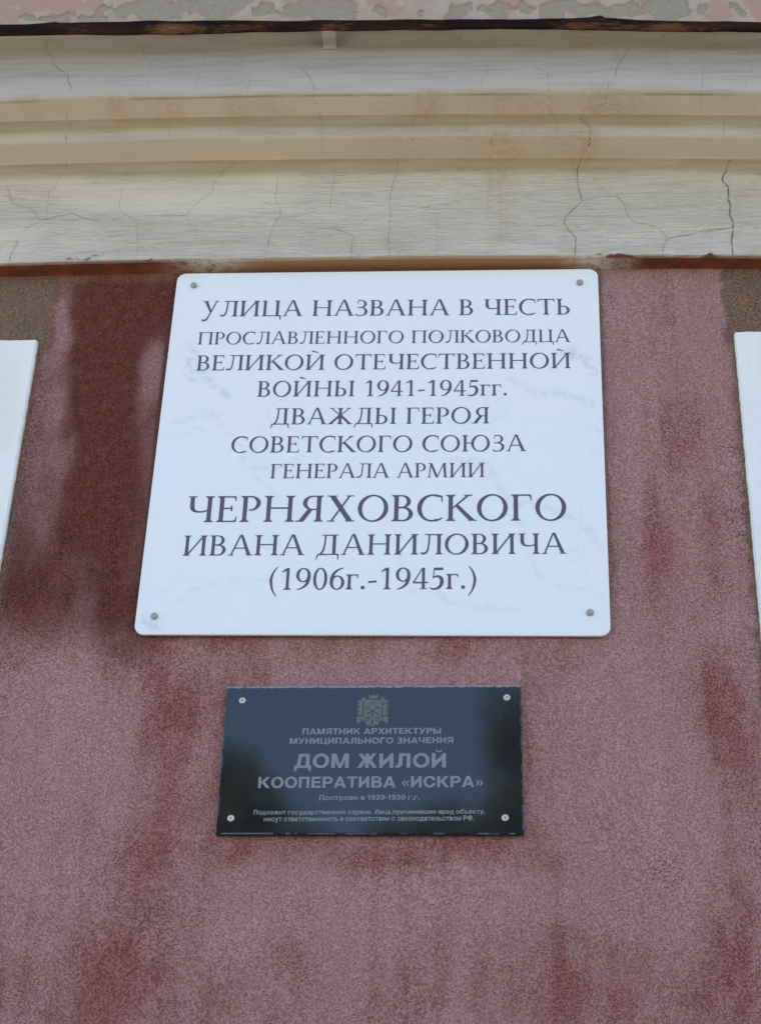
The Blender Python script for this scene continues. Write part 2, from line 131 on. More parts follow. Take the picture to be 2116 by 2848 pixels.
# node building
class NT:
    def __init__(s, name):
        s.m = bpy.data.materials.new(name); s.m.use_nodes = True
        s.t = s.m.node_tree; s.b = s.t.nodes['Principled BSDF']
        s.p = s.t.nodes.new('ShaderNodeTexCoord').outputs['Object']
    def n(s, typ, **kw):
        nd = s.t.nodes.new(typ)
        for k, v in kw.items(): setattr(nd, k, v)
        return nd
    def put(s, sock, v):
        if hasattr(v, 'is_output') or isinstance(v, bpy.types.NodeSocket): s.t.links.new(v, sock)
        elif isinstance(v, tuple) and len(v) == 3 and sock.type == 'RGBA': sock.default_value = (*v, 1)
        else: sock.default_value = v
    def math(s, op, a, b=0., c=None, clamp=False):
        nd = s.n('ShaderNodeMath', operation=op, use_clamp=clamp)
        s.put(nd.inputs[0], a); s.put(nd.inputs[1], b)
        if c is not None: s.put(nd.inputs[2], c)
        return nd.outputs[0]
    def noise(s, scale, detail=3, rough=.5, stretch=None, dist=0., loc=(0, 0, 0)):
        nd = s.n('ShaderNodeTexNoise'); nd.inputs['Scale'].default_value = scale
        nd.inputs['Detail'].default_value = detail; nd.inputs['Roughness'].default_value = rough
        nd.inputs['Distortion'].default_value = dist
        mp = s.n('ShaderNodeMapping'); mp.inputs['Scale'].default_value = stretch or (1, 1, 1)
        mp.inputs['Location'].default_value = loc
        s.t.links.new(s.p, mp.inputs[0]); s.t.links.new(mp.outputs[0], nd.inputs['Vector'])
        return nd.outputs['Fac']
    def ramp(s, v, a, b, lo=0., hi=1.):
        nd = s.n('ShaderNodeMapRange', interpolation_type='SMOOTHSTEP')
        s.put(nd.inputs[0], v); nd.inputs[1].default_value = a; nd.inputs[2].default_value = b
        nd.inputs[3].default_value = lo; nd.inputs[4].default_value = hi
        return nd.outputs[0]
    def mix(s, f, a, b, blend='MIX'):
        nd = s.n('ShaderNodeMix', data_type='RGBA', blend_type=blend)
        s.put(nd.inputs[0], f); s.put(nd.inputs[6], a); s.put(nd.inputs[7], b)
        return nd.outputs[2]
    def attr(s, name):
        nd = s.n('ShaderNodeAttribute', attribute_name=name); return nd.outputs['Fac']
    def bump(s, h, strength=.5, dist=.002, normal=None):
        nd = s.n('ShaderNodeBump'); nd.inputs['Strength'].default_value = strength
        nd.inputs['Distance'].default_value = dist; s.put(nd.inputs['Height'], h)
        if normal is not None: s.put(nd.inputs['Normal'], normal)
        return nd.outputs[0]
    def out(s, col=None, rough=None, normal=None, metal=None, spec=None):
        b = s.b
        if col is not None: s.put(b.inputs['Base Color'], col)
        if rough is not None: s.put(b.inputs['Roughness'], rough)
        if normal is not None: s.put(b.inputs['Normal'], normal)
        if metal is not None: s.put(b.inputs['Metallic'], metal)
        if spec is not None: s.put(b.inputs['Specular IOR Level'], spec)
        return s.m

# ---------------------------------------------------------------- materials
def m_stucco():
    t = NT('maroon_stucco')
    lump = t.noise(170, 3, .6, dist=.4); grain = t.noise(420, 2, .55, dist=.2); worm = t.noise(230, 3, .6, dist=.8, loc=(2, 0, 5))
    mid = t.noise(38, 4, .6); big = t.noise(3.2, 5, .6, (1.3, 1, .6)); vf = t.noise(14, 5, .65, (1.5, 1, .55))
    red = t.attr('red'); dark = t.attr('dark'); pale = t.attr('pale'); grey = t.attr('grey'); dirt = t.attr('dirt')
    # how far the lilac wash has worn off the red coat, broad tone
    cov = t.math('ADD', red, t.math('MULTIPLY', t.math('SUBTRACT', vf, .5), 1.1))
    cov = t.math('ADD', cov, t.math('MULTIPLY', t.math('SUBTRACT', big, .5), .8))
    cov = t.math('ADD', cov, t.math('MULTIPLY', t.math('SUBTRACT', mid, .5), .35))
    cov = t.math('SUBTRACT', cov, t.math('MULTIPLY', pale, .35))
    lil = t.mix(t.ramp(vf, .35, .7), (.420, .226, .210), (.465, .272, .255))
    lil = t.mix(t.math('MULTIPLY', pale, .5), lil, (.49, .29, .285))
    c = t.mix(t.math('MULTIPLY', t.ramp(cov, -.15, 1.2), .74), lil, (.285, .084, .064))
    # proud grains keep the wash, pits between them show red, then a dark tone painted as crevice shade
    th = t.math('ADD', t.math('MULTIPLY', worm, .6), t.math('MULTIPLY', grain, .4))
    pitlvl = t.math('SUBTRACT', t.math('ADD', .398, t.math('ADD', t.math('MULTIPLY', t.ramp(cov, -.3, 1.1), .115), t.math('MULTIPLY', t.math('SUBTRACT', t.noise(7, 4, .6, loc=(5, 0, 3)), .5), .16))), th)
    c = t.mix(t.math('MULTIPLY', t.ramp(pitlvl, -.06, .06), .36), c, (.21, .062, .046))
    c = t.mix(t.math('MULTIPLY', t.ramp(pitlvl, .03, .10), .36), c, (.07, .026, .024))
    c = t.mix(t.math('MULTIPLY', t.ramp(grain, .56, .70), .03), c, (.56, .38, .36))
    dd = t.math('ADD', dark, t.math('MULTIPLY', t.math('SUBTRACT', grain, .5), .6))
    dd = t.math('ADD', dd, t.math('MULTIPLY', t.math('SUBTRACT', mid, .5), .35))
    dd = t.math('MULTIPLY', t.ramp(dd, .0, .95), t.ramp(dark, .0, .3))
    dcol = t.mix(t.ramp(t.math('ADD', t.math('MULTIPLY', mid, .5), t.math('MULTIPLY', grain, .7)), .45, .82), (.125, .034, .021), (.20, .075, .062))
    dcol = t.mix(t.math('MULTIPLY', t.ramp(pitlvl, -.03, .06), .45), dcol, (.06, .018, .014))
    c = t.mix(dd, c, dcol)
    gb = t.mix(t.ramp(t.math('ADD', vf, t.math('MULTIPLY', t.math('SUBTRACT', grain, .5), .9)), .36, .68), (.205, .145, .12), (.28, .155, .10))
    gb = t.mix(t.math('MULTIPLY', t.ramp(pitlvl, -.02, .06), .6), gb, (.09, .06, .045))
    c = t.mix(grey, c, gb)
    dm = t.math('MULTIPLY', t.math('MULTIPLY', dirt, .9), t.ramp(t.math('SUBTRACT', t.math('ADD', .44, t.math('MULTIPLY', dirt, .06)), th), -.03, .05))
    c = t.mix(dm, c, (.055, .045, .045))
    h = t.math('ADD', t.math('MULTIPLY', t.ramp(th, .33, .54), 1.), t.math('MULTIPLY', lump, .45))
    h = t.math('ADD', h, t.math('MULTIPLY', mid, 1.1))
    st = t.bump(h, .85, .0034)
    return t.out(c, .9, st, spec=.12)

def m_cream():
    t = NT('cream_limewash_plaster')
    och = t.attr('ochre'); red = t.attr('rededge'); tan = t.attr('tan'); band = t.attr('band'); bpale = t.attr('bandpale')
    st1 = t.noise(9, 5, .62, (.5, 1, 9), dist=.15); st2 = t.noise(62, 5, .72, (.27, 1, 3.4), dist=1.3); cl = t.noise(4.5, 5, .6, (.6, 1, 1.6))
    fine = t.noise(420, 2, .6); rg = t.attr('brushed')
    c = t.mix(t.ramp(cl, .3, .7), (.63, .565, .475), (.70, .635, .54))
    c = t.mix(t.math('MULTIPLY', t.ramp(st1, .5, .3), .35), c, (.43, .395, .335))
    c = t.mix(t.math('MULTIPLY', t.math('MULTIPLY', t.ramp(st2, .45, .30), .62), rg), c, (.33, .30, .26))
    c = t.mix(t.math('MULTIPLY', t.math('MULTIPLY', t.ramp(st2, .6, .74), .5), rg), c, (.64, .61, .55))
    c = t.mix(t.math('MULTIPLY', t.attr('painted_shade'), .8), c, t.mix(t.ramp(st1, .35, .6), (.27, .245, .215), (.34, .31, .275)))  # grey mixed in where shade is painted
    warm = t.mix(t.ramp(t.noise(6, 5, .6, (.7, 1, 3)), .35, .65), (.74, .615, .435), (.69, .59, .43))
    c = t.mix(t.math('MULTIPLY', tan, .92), c, warm)
    c = t.mix(t.math('MULTIPLY', t.attr('olive'), t.ramp(t.noise(20, 4, .6, (.3, 1, 2)), .2, .6, .55, 1.)), c, (.36, .315, .205))
    on = t.math('MULTIPLY', och, t.ramp(t.noise(70, 5, .7, (1, 1, 1)), .3, .62))
    c = t.mix(t.math('MULTIPLY', on, .75), c, (.44, .25, .075))
    rn = t.math('ADD', red, t.math('MULTIPLY', t.math('SUBTRACT', t.noise(130, 4, .7, (.5, 1, 1)), .5), 1.1))
    c = t.mix(t.math('MULTIPLY', t.ramp(rn, .38, .72), t.ramp(red, .02, .12)), c, (.20, .06, .035))
    bn = t.noise(26, 4, .65, (.5, 1, 1))
    bc = t.mix(t.ramp(bn, .38, .62), (.27, .075, .030), (.14, .055, .032))
    bc = t.mix(t.attr('bandochre'), bc, (.40, .22, .105))
    c = t.mix(t.math('MULTIPLY', band, t.math('SUBTRACT', 1., t.math('MULTIPLY', bpale, t.ramp(t.noise(60, 4, .7), .25, .6)))), c, bc)
    h = t.math('ADD', t.math('MULTIPLY', st2, t.math('ADD', .12, t.math('MULTIPLY', rg, .9))), t.math('MULTIPLY', fine, .14))
    h = t.math('ADD', h, t.math('MULTIPLY', st1, .35))
    return t.out(c, .85, t.bump(h, 1., .0045), spec=.15)

def m_simple(name, col, rough=.6, metal=0., spec=.5, var=None, scale=20, bump=0., bscale=200, stretch=None):
    t = NT(name); c = col
    if var: c = t.mix(t.ramp(t.noise(scale, 4, .6, stretch), .35, .65), col, var)
    nrm = t.bump(t.noise(bscale, 3, .6, stretch), bump, .002) if bump else None
    return t.out(c, rough, nrm, metal, spec)

def m_peeled():
    t = NT('peeling_pink_paint_over_render')
    p = t.attr('peel'); s = t.attr('salmon')
    n1 = t.noise(55, 6, .7); n2 = t.noise(320, 3, .7); n3 = t.noise(22, 5, .65)
    paint = t.mix(t.ramp(n3, .36, .62), (.46, .375, .30), (.46, .32, .25))
    sm = t.ramp(t.math('ADD', s, t.math('MULTIPLY', t.math('SUBTRACT', n3, .5), 1.4)), .25, .8)
    paint = t.mix(sm, paint, (.44, .285, .215))
    paint = t.mix(t.math('MULTIPLY', t.ramp(n1, .56, .66), .5), paint, (.52, .47, .42))
    raw = t.mix(t.ramp(n2, .38, .62), (.35, .29, .215), (.46, .385, .29))
    raw = t.mix(t.math('MULTIPLY', t.ramp(t.noise(150, 3, .7, loc=(3, 0, 1)), .60, .68), .6), raw, (.42, .41, .37))
    f = t.ramp(p, .45, .55)
    c = t.mix(f, paint, raw)
    h = t.math('ADD', t.math('MULTIPLY', f, t.math('MULTIPLY', n2, 1.5)), t.math('MULTIPLY', n1, .25))
    return t.out(c, .9, t.bump(h, .9, .003), spec=.15)

def m_rust():
    t = NT('rusted_brown_sheet_metal')
    a = t.noise(9, 5, .65, (.5, 1, 2.5)); b = t.noise(70, 5, .7, (.5, 1, 1.6)); r = t.attr('rust')
    c = t.mix(t.ramp(a, .42, .66), (.010, .005, .004), (.032, .012, .007))
    rn = t.math('ADD', r, t.math('MULTIPLY', t.math('SUBTRACT', b, .5), 1.6))
    c = t.mix(t.math('MULTIPLY', t.ramp(rn, .25, .8), t.ramp(r, .0, .2)), c, (.12, .05, .02))
    c = t.mix(t.math('MULTIPLY', t.ramp(rn, .8, 1.25), .8), c, (.26, .14, .07))
    return t.out(c, .8, t.bump(b, .5, .002), spec=.08)

def m_sign():
    t = NT('white_marble_print_panel')
    def vein(scale, loc, wd):
        d = t.noise(scale, 6, .62, dist=1.1, loc=loc)
        return t.ramp(t.math('ABSOLUTE', t.math('SUBTRACT', d, .5)), wd, 0.)
    gate = t.ramp(t.noise(3.3, 3, .5, loc=(.6, 0, .3)), .50, .66)
    v = t.math('MULTIPLY', vein(2.3, (4, 0, 2), .012), gate)
    gate2 = t.ramp(t.noise(4.1, 3, .5, loc=(2.6, 0, 5.3)), .55, .7)
    v2 = t.math('MULTIPLY', vein(3.4, (1, 0, 7), .03), gate2)
    c = t.mix(t.math('MULTIPLY', v, .14), (.83, .835, .83), (.40, .43, .50))
    c = t.mix(t.math('MULTIPLY', v2, .09), c, (.40, .43, .50))
    vd = t.math('MULTIPLY', t.attr('vein'), t.ramp(t.noise(60, 5, .7, dist=.6), .38, .62))
    c = t.mix(t.math('MULTIPLY', vd, .42), c, (.36, .38, .46))
    return t.out(c, .33, spec=.45)

def m_plaque():
    t = NT('dark_polished_plaque')
    n = t.noise(900, 2, .6); s = t.noise(60, 4, .7); e = t.attr('edge')
    c = t.mix(t.ramp(n, .3, .7), (.009, .009, .011), (.019, .020, .022))
    sp = t.ramp(t.noise(150, 2, .5, loc=(7, 0, 2)), .745, .78)
    c = t.mix(t.math('MULTIPLY', sp, .45), c, (.25, .26, .25))
    ch = t.math('MULTIPLY', t.ramp(t.math('ADD', e, t.math('MULTIPLY', t.math('SUBTRACT', t.noise(170, 4, .75, (.6, 1, 1)), .5), 2.2)), .75, 1.05), t.ramp(e, .05, .2))
    c = t.mix(t.math('MULTIPLY', ch, .7), c, (.33, .34, .31))
    return t.out(c, t.math('ADD', .035, t.math('MULTIPLY', s, .035)), spec=.75)

M = dict(
    stucco=m_stucco(), cream=m_cream(), peel=m_peeled(), rust=m_rust(), sign=m_sign(), plaque=m_plaque(),
    white=m_simple('white_painted_plaster', (.82, .81, .78), .6, var=(.76, .755, .72), scale=9, bump=.35, bscale=90, stretch=(1, 1, .35)),
    ink=m_simple('dark_violet_grey_print', (.10, .080, .096), .4),
    etch=m_simple('grey_etched_lettering', (.25, .265, .265), .5, spec=.4, var=(.185, .20, .20), scale=300),
    emb=m_simple('grey_green_etched_emblem', (.15, .165, .155), .5, spec=.4, var=(.10, .11, .105), scale=260),
    cap=m_simple('grey_plastic_cap', (.34, .34, .33), .5),
    steel=m_simple('nickel_plated_screw', (.60, .58, .48), .5, .1),
    slot=m_simple('dark_screw_recess', (.03, .03, .025), .7),
    crack=m_simple('dirt_filled_crack', (.11, .10, .085), .95, spec=.1),
    glass=m_simple('dark_window_glass', (.02, .025, .03), .04),
    frame=m_simple('white_window_paint', (.7, .7, .68), .4),
    roof=m_simple('grey_roof_sheet', (.12, .12, .125), .6),
    asphalt=m_simple('asphalt', (.05, .05, .05), .9, var=(.065, .063, .06), bump=.3),
    paving=m_simple('warm_concrete_paving', (.46, .41, .34), .85, var=(.40, .36, .29), scale=5, bump=.3),
    kerb=m_simple('kerb_concrete', (.33, .32, .30), .85),
    soil=m_simple('dry_summer_lawn', (.16, .15, .07), .95, var=(.20, .16, .09), scale=2),
    leaf=m_simple('green_leaf', (.045, .075, .03), .6, var=(.07, .10, .04), scale=3),
    bark=m_simple('grey_bark', (.12, .10, .08), .9, var=(.08, .065, .05), bump=.5, bscale=40),
)

# ---------------------------------------------------------------- grid sheets
def grid_faces(ny, nx, keep=None):
    i = np.arange(ny - 1)[:, None] * nx + np.arange(nx - 1)[None, :]
    f = np.stack([i, i + 1, i + nx + 1, i + nx], -1)
    if keep is not None: f = f[keep]
    return f.reshape(-1, 4)
def axis(a, b, lo, hi, fine, coarse):
    """coarse steps outside lo..hi, fine ones inside"""
    l = np.arange(a, lo, coarse); m = np.arange(lo, hi, fine); h = np.arange(hi, b, coarse)
    return np.concatenate([l, m, h, [b]])

WIN_L, WIN_R, WIN_T = -.768, .764, 4.028     # inner edges and top of the two window surrounds
TRIM = .21                                     # width of a surround
OPEN = 1.15                                    # window opening
house = empty('house', (0, 0, 0))
tag(house, 'maroon and lilac plastered house front with cream moulded cornice and peeling pink upper wall', 'house')

# lower wall ------------------------------------------------------
hx0, hx1 = -6.0, 6.0
xs = axis(hx0, hx1, -1.1, 1.1, .005, .07)
for e in (WIN_L - TRIM, WIN_L - TRIM - OPEN, WIN_R + TRIM, WIN_R + TRIM + OPEN):
    xs[np.argmin(abs(xs - e))] = e
zs = axis(0.0, 4.24, 2.35, 4.235, .005, .07)
zt, zb = WIN_T - TRIM, WIN_T - TRIM - 1.5
zs[np.argmin(abs(zs - zt))] = zt; zs[np.argmin(abs(zs - zb))] = zb
X, Z = np.meshgrid(xs, zs)
xc = (X[:-1, :-1] + X[1:, 1:]) / 2; zc = (Z[:-1, :-1] + Z[1:, 1:]) / 2
inwin = ((xc < WIN_L - TRIM) & (xc > WIN_L - TRIM - OPEN) | (xc > WIN_R + TRIM) & (xc < WIN_R + TRIM + OPEN)) & (zc > zb) & (zc < zt)
Y = -(fbm(X, Z, 2.2, o=3, seed=3) - .5) * .008 - (fbm(X, Z, 22, o=3, seed=7) - .5) * .0030
# thick dried daubs and a smeared repair
for cx, cz, rx, rz, h in ((-.268, 2.655, .022, .05, .0035), (.547, 2.76, .012, .005, .003), (-.285, 2.70, .03, .006, .003), (.63, 2.655, .02, .005, .002)):
    d = ((X - cx + (fbm(X, Z, 30, seed=4) - .5) * .02) / rx) ** 2 + ((Z - cz) / rz) ** 2
    Y -= h * (1 - sst(d, .5, 1.3))
wall = mesh_obj('stucco_wall', np.stack([X, Y, Z], -1), grid_faces(len(zs), len(xs), ~inwin), M['stucco'], house, True)
n1 = fbm(X, Z, 3.0, 2.0, o=5, seed=21); n2 = fbm(X, Z, 14, 5, o=4, seed=31)
streak = fbm(X, Z, 26, 5, o=4, seed=111); blot = fbm(X, Z, 30, 24, o=4, seed=115)
red = .55 * blobs([(cx, cz, rx * 1.15, rz * 1.15, wt) for cx, cz, rx, rz, wt in RED], X, Z, .035, 8, 1) * np.clip(.35 + .8 * sst(.5 * streak + .5 * blot, .34, .62), 0, 1.1)
red += .5 * blobs([(cx, cz, rx * 1.7, rz * 1.6, wt) for cx, cz, rx, rz, wt in RED], X, Z, .05, 5, 3) * (.5 + .8 * streak) - .12
red += .25 * (1 - sst(Z, 2.5, 2.75)) + .3 * sst(fbm(X, Z, 20, 1.5, o=5, seed=121, g=.6), .46, .66)
strip = blobs(PINKSTRIP, X, Z, .02, 12, 5)
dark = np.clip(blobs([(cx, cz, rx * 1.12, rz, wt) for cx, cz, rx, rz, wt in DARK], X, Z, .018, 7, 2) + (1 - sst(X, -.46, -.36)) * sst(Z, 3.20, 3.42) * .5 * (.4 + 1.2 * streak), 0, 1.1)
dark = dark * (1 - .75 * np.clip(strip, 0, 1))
dark = np.maximum(dark, .8 * (1 - sst(abs(X + .476) + (fbm(X, Z, 25, 8, seed=151) - .5) * .006, .003, .010)) * sst(Z, 3.28, 3.30))  # contact shadow of the sign painted along its left edge
edge_wob = (fbm(X, Z, 40, o=3, seed=51) - .5) * .02
# unpainted grey brown plaster: over the windows and a thin line round the surrounds
gl = 1 - sst(X + edge_wob, -.758, -.730); gr = sst(X + edge_wob * 1.4, .742, .752)
above = sst(Z, WIN_T - .05, WIN_T - .01)
near_l = (1 - sst(X + edge_wob * .8 , WIN_L + .004, WIN_L + .020)) * (1 - above)
near_r = sst(X + edge_wob, WIN_R - .018, WIN_R - .004) * (1 - above)
grey = np.maximum(np.maximum(gl, gr) * above, np.maximum(near_l, near_r) * .85)
grey = np.maximum(grey, .55 * sst(Z + edge_wob, 4.19, 4.215) * (1 - sst(X, .45, .5)))
grey = np.maximum(grey, .7 * (1 - sst(abs(X - .479) + edge_wob * .4, .002, .008)) * sst(Z, 3.3, 3.5))  # shadow of the gap painted along the sign's right edge
dirt = blobs(DIRT, X, Z, .03, 12, 8)
dirt = np.maximum(dirt, .55 * sst(X, WIN_R - .075, WIN_R - .02) * sst(fbm(X, Z, 8, 3, seed=61), .35, .65))
dirt = np.maximum(dirt, .45 * (1 - sst(X, WIN_L + .02, WIN_L + .06)) * (1 - above))
pale = blobs(PALE, X, Z, .04, 10, 6)
red = np.clip(red + (n1 - .5) * .45 + (blot - .5) * .25, -.3, 1.05)
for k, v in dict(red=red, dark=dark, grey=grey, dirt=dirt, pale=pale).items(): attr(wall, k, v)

# cornice ---------------------------------------------------------
cornice = empty('cornice', (0, 0, 0)); cornice.parent = house
tag(cornice, 'cream moulded cornice with fine cracks and ochre water stains')
cx_ = axis(hx0 - .1, hx1 + .1, -1.15, 1.1, .005, .05)
PY = []
for (ya, za, ka), (yb, zb2, kb) in zip(PROFILE[:-1], PROFILE[1:]):
    n = max(1, int(math.hypot(yb - ya, zb2 - za) / .006))
    for i in range(n): PY.append((ya + (yb - ya) * i / n, za + (zb2 - za) * i / n, kb, abs(yb - ya) / math.hypot(yb - ya, zb2 - za)))
PY.append((PROFILE[-1][0], PROFILE[-1][1], 'up', 1.))
bverts = []; bfaces = []
for kind, name in (('band', 'paint_band'), ('frieze', 'frieze'), ('low', 'lower_moulding'), ('up', 'upper_moulding')):
    idx = [i for i, p in enumerate(PY) if p[2] == kind]
    if idx[-1] + 1 < len(PY): idx.append(idx[-1] + 1)
    yy = np.array([PY[i][0] for i in idx])[:, None] + 0 * cx_[None, :]
    zz = np.array([PY[i][1] for i in idx])[:, None] + 0 * cx_[None, :]
    fl = np.array([PY[i][3] for i in idx])[:, None] + 0 * cx_[None, :]
    xx = cx_[None, :] + 0 * zz
    u = zz - yy                                     # runs on over every fold
    hw = (fbm(xx, u, 1.3, 3, o=3, seed=71) - .5) * .006 + (fbm(xx, u, 5, 34, o=4, seed=73) - .5) * .0030
    if kind == 'frieze': hw += (fbm(xx, u, 7, 60, o=3, seed=75) - .5) * .0022
    if kind == 'up':                                 # lumps of mortar round the strap
        for bx, bz, rx, rz, hh in ((-.128, 4.725, .045, .010, .012), (-.13, 4.700, .03, .007, .009), (-.2, 4.708, .06, .007, .006)):
            hw += hh * np.exp(-((xx - bx) / rx) ** 2 - ((zz - bz) / rz) ** 2)
    z2 = zz + dz(xx, zz) + fl * hw * .6
    y2 = yy - (1 - fl) * hw * .8
    ob = mesh_obj(name, np.stack([xx, y2, z2], -1), grid_faces(len(idx), len(cx_)), M['cream'], cornice, True)
    bverts.append((np.stack([xx, y2, z2], -1).reshape(-1, 3), grid_faces(len(idx), len(cx_))))
    oc = blobs(OCHRE, xx, z2, .012, 25, 12) if kind != 'band' else 0 * xx
    for rx_, z0_, z1_, aa in ((.240, 4.36, 4.51, .5), (.262, 4.24, 4.51, .45), (.274, 4.25, 4.50, .5), (.232, 4.30, 4.5, .3), (.478, 4.40, 4.56, .35), (.466, 4.44, 4.72, .3), (.30, 4.50, 4.60, .35), (.35, 4.50, 4.60, .3)):
        if kind != 'band': oc = np.maximum(oc, aa * np.exp(-((xx - rx_ + (fbm(xx * 0, z2, 9, seed=143) - .5) * .01) / .0035) ** 2) * sst(z2, z0_, z0_ + .05) * (1 - sst(z2, z1_ - .01, z1_)))
    attr(ob, 'ochre', oc)
    attr(ob, 'rededge', blobs(REDEDGE, xx, z2, .006, 40, 14) if kind in ('frieze',) else 0 * xx)
    tan = sst(fl, .93, .99) * (1. if kind in ('low', 'up') else .0)  # flat soffits tinted warm and lighter, painting in light bounced off the ground
    tops = {'frieze': 4.509, 'low': 4.5624, 'up': 4.736}.get(kind, 9.); ext = {'frieze': .040, 'low': .028, 'up': .045}.get(kind, .02)
    olv = sst(zz + (fbm(xx, u, 6, 20, seed=79) - .5) * .02, tops - ext, tops - ext * .35) * (1 - sst(zz, tops + .0005, tops + .0012))
    olv = olv * (1 - sst(fl, .985, .995)) * {'frieze': .75, 'low': .75, 'up': .6}.get(kind, 0.)  # olive tint paints the shade in the coves below the soffits
    if kind in ('low', 'up'):
        yo = min(PY[i][0] for i in idx if PY[i][3] > .9 and PY[i][0] > (-.14 if kind == 'low' else -.2175))
        olv = np.maximum(olv, .9 * (1 - sst(abs(yy - yo - .0015), .0015, .0045)) * sst(fl, .5, .9) * sst(fbm(xx, zz, 9, o=3, seed=141), .3, .55) * (zz < tops - .02))
    attr(ob, 'olive', olv); attr(ob, 'brushed', (1 - fl) * {'frieze': 1., 'low': .7, 'up': .35}.get(kind, 0) * (.35 + .8 * sst(fbm(xx, zz, 2.5, 9, o=3, seed=131), .35, .6)))
    attr(ob, 'tan', np.clip(tan, 0, 1))
    bd = np.ones_like(xx) if kind == 'band' else (1 - sst(zz + (fbm(xx, zz, 30, seed=77) - .5) * .004, 4.2268, 4.2295)) * (.8 if kind == 'frieze' else 0)
    attr(ob, 'band', bd); attr(ob, 'painted_shade', (1 - fl) * (1. - .45 * (1 - sst(zz, 4.58, 4.66))) if kind == 'up' else (1 - fl) * .35 if kind == 'low' else 0 * xx)  # roof shadow painted on the moulding verticals, strongest on the upper one
    attr(ob, 'bandpale', blobs([(-.395, 4.222, .07, .08, .9), (.47, 4.222, .05, .08, 1.), (.53, 4.225, .03, .08, .5)], xx, zz, .01, 20, 15))
    attr(ob, 'bandochre', sst(xx, -.42, -.30) * (1 - sst(xx, .44, .52)) * .9)
cv = np.concatenate([b[0] for b in bverts]); off = 0; cf = []
for v, f in bverts: cf.append(f + off); off += len(v)
cf = np.concatenate(cf)
bvh = BVHTree.FromPolygons(cv.tolist(), cf.tolist())
rnd = random.Random(4)
for wd, pts in CRACKS:
    pts = [Vector((a / 1e4, b / 1e4, c / 1e4)) for a, b, c in pts]
    q = []
    for a, b in zip(pts[:-1], pts[1:]):
        L = (b - a).length; n = max(1, int(L / .006))
        for i in range(n):
            p = a.lerp(b, i / n); 
            j = .0011 if L > .004 else 0
            q.append(p + Vector((rnd.uniform(-j, j), 0, rnd.uniform(-j, j))))
    q.append(pts[-1])
    V = []; F = []; m = len(q)
    hw = .00038 * wd ** 1.3
    for i, p in enumerate(q):
        loc, nor, _, _ = bvh.find_nearest(p)
        if nor.y > 0 or (abs(nor.y) < .3 and nor.z > 0): nor = -nor
        d = (q[min(i + 1, m - 1)] - q[max(i - 1, 0)])
        side = d.cross(nor)
        if side.length < 1e-7: side = Vector((1, 0, 0))
        side.normalize()
        tp = min(1, (i + .6) / 3, (m - i - .4) / 3)
        h = hw * (.45 + .55 * tp) * rnd.uniform(.35, 1.6)
        base = loc + nor * .0010
        V += [base - side * h, base + side * h]
        if i: F.append((2 * i - 2, 2 * i, 2 * i + 1, 2 * i - 1))
    mesh_obj('crack', [tuple(v) for v in V], F, M['crack'], cornice)

# flashing --------------------------------------------------------
YF = PROFILE[-1][0] - .004
fx = axis(hx0 - .12, hx1 + .12, -1.15, 1.1, .008, .1)
ft = np.interp(fx, [p[0] for p in FLASH_TOP], [p[1] for p in FLASH_TOP]) + (fbm(fx, fx * 0, 25, seed=81) - .5) * .002
fb = np.interp(fx, [p[0] for p in FLASH_BOT], [p[1] for p in FLASH_BOT]) + (fbm(fx, fx * 0, 30, seed=83) - .5) * .0015
wob = (fbm(fx, fx * 0, 6, o=4, seed=85) - .5) * .010
rows = [(-.095, ft + .045, 0), (-.17, ft + .025, .3), (YF + .006, ft + .004, .8), (YF, ft, 1), (YF - .001, ft - .003, 1), (YF + .001, (ft + fb) / 2, 1.2), (YF + .0, fb + .002, 1), (YF + .002, fb, 1), (YF + .006, fb + .003, 1), (YF + .014, fb + .012, .7)]
V = np.stack([np.stack([fx, r[0] + wob * r[2], r[1]], -1) for r in rows])
fo = mesh_obj('drip_flashing', V, grid_faces(len(rows), len(fx)), M['rust'], house, True)
rm = np.zeros((len(rows), len(fx)))
for c, ww, a in ((-.50, .06, .8), (-.40, .10, .3), (-.70, .05, .35), (.09, .08, .35), (.42, .05, .6), (.52, .06, .45), (.63, .05, .5), (.7, .1, .35), (-.12, .06, .5), (-.3, .08, .3)):
    rm += a * np.exp(-((fx - c) / ww) ** 2)[None, :] * np.array([0, 0, .2, .3, .4, 1, 1, .8, .5, .3])[:, None]
attr(fo, 'rust', np.clip(rm, 0, 1.2))
tag(fo, 'rusty dark brown folded sheet edge above the cornice')
so_ = fo.modifiers.new('thickness', 'SOLIDIFY'); so_.thickness = .0015; so_.offset = 0

# cream strap under the flashing
zs_top = float(np.interp(-.128, [p[0] for p in FLASH_BOT], [p[1] for p in FLASH_BOT]))
bm = bmesh.new()
prof = [(YF + .001, zs_top + .006), (YF + .004, zs_top - .002), (YF + .018, zs_top - .006), (-.2275, zs_top - .006), (-.2235, zs_top - .010), (-.2215, zs_top - .0125)]
rings = []
for (y, z) in prof:
    rings.append([bm.verts.new((x, y + o, z + o * .6)) for x, o in ((-.1445, 0), (-.1375, -.0008), (-.1285, -.001), (-.1195, -.0008), (-.1135, .0004), (-.1135, .004), (-.1445, .004))])
for a, b in zip(rings[:-1], rings[1:]):
    for i in range(7): bm.faces.new((a[i], a[(i + 1) % 7], b[(i + 1) % 7], b[i]))
bm.faces.new(rings[0]); bm.faces.new(rings[-1][::-1])
bmesh.ops.recalc_face_normals(bm, faces=bm.faces)
me = bpy.data.meshes.new('flashing_strap'); bm.to_mesh(me); bm.free(); me.materials.append(M['cream'])
o = bpy.data.objects.new('flashing_strap', me); link(o, house); tag(o, 'short bent metal strap painted cream under the rusty sheet edge')
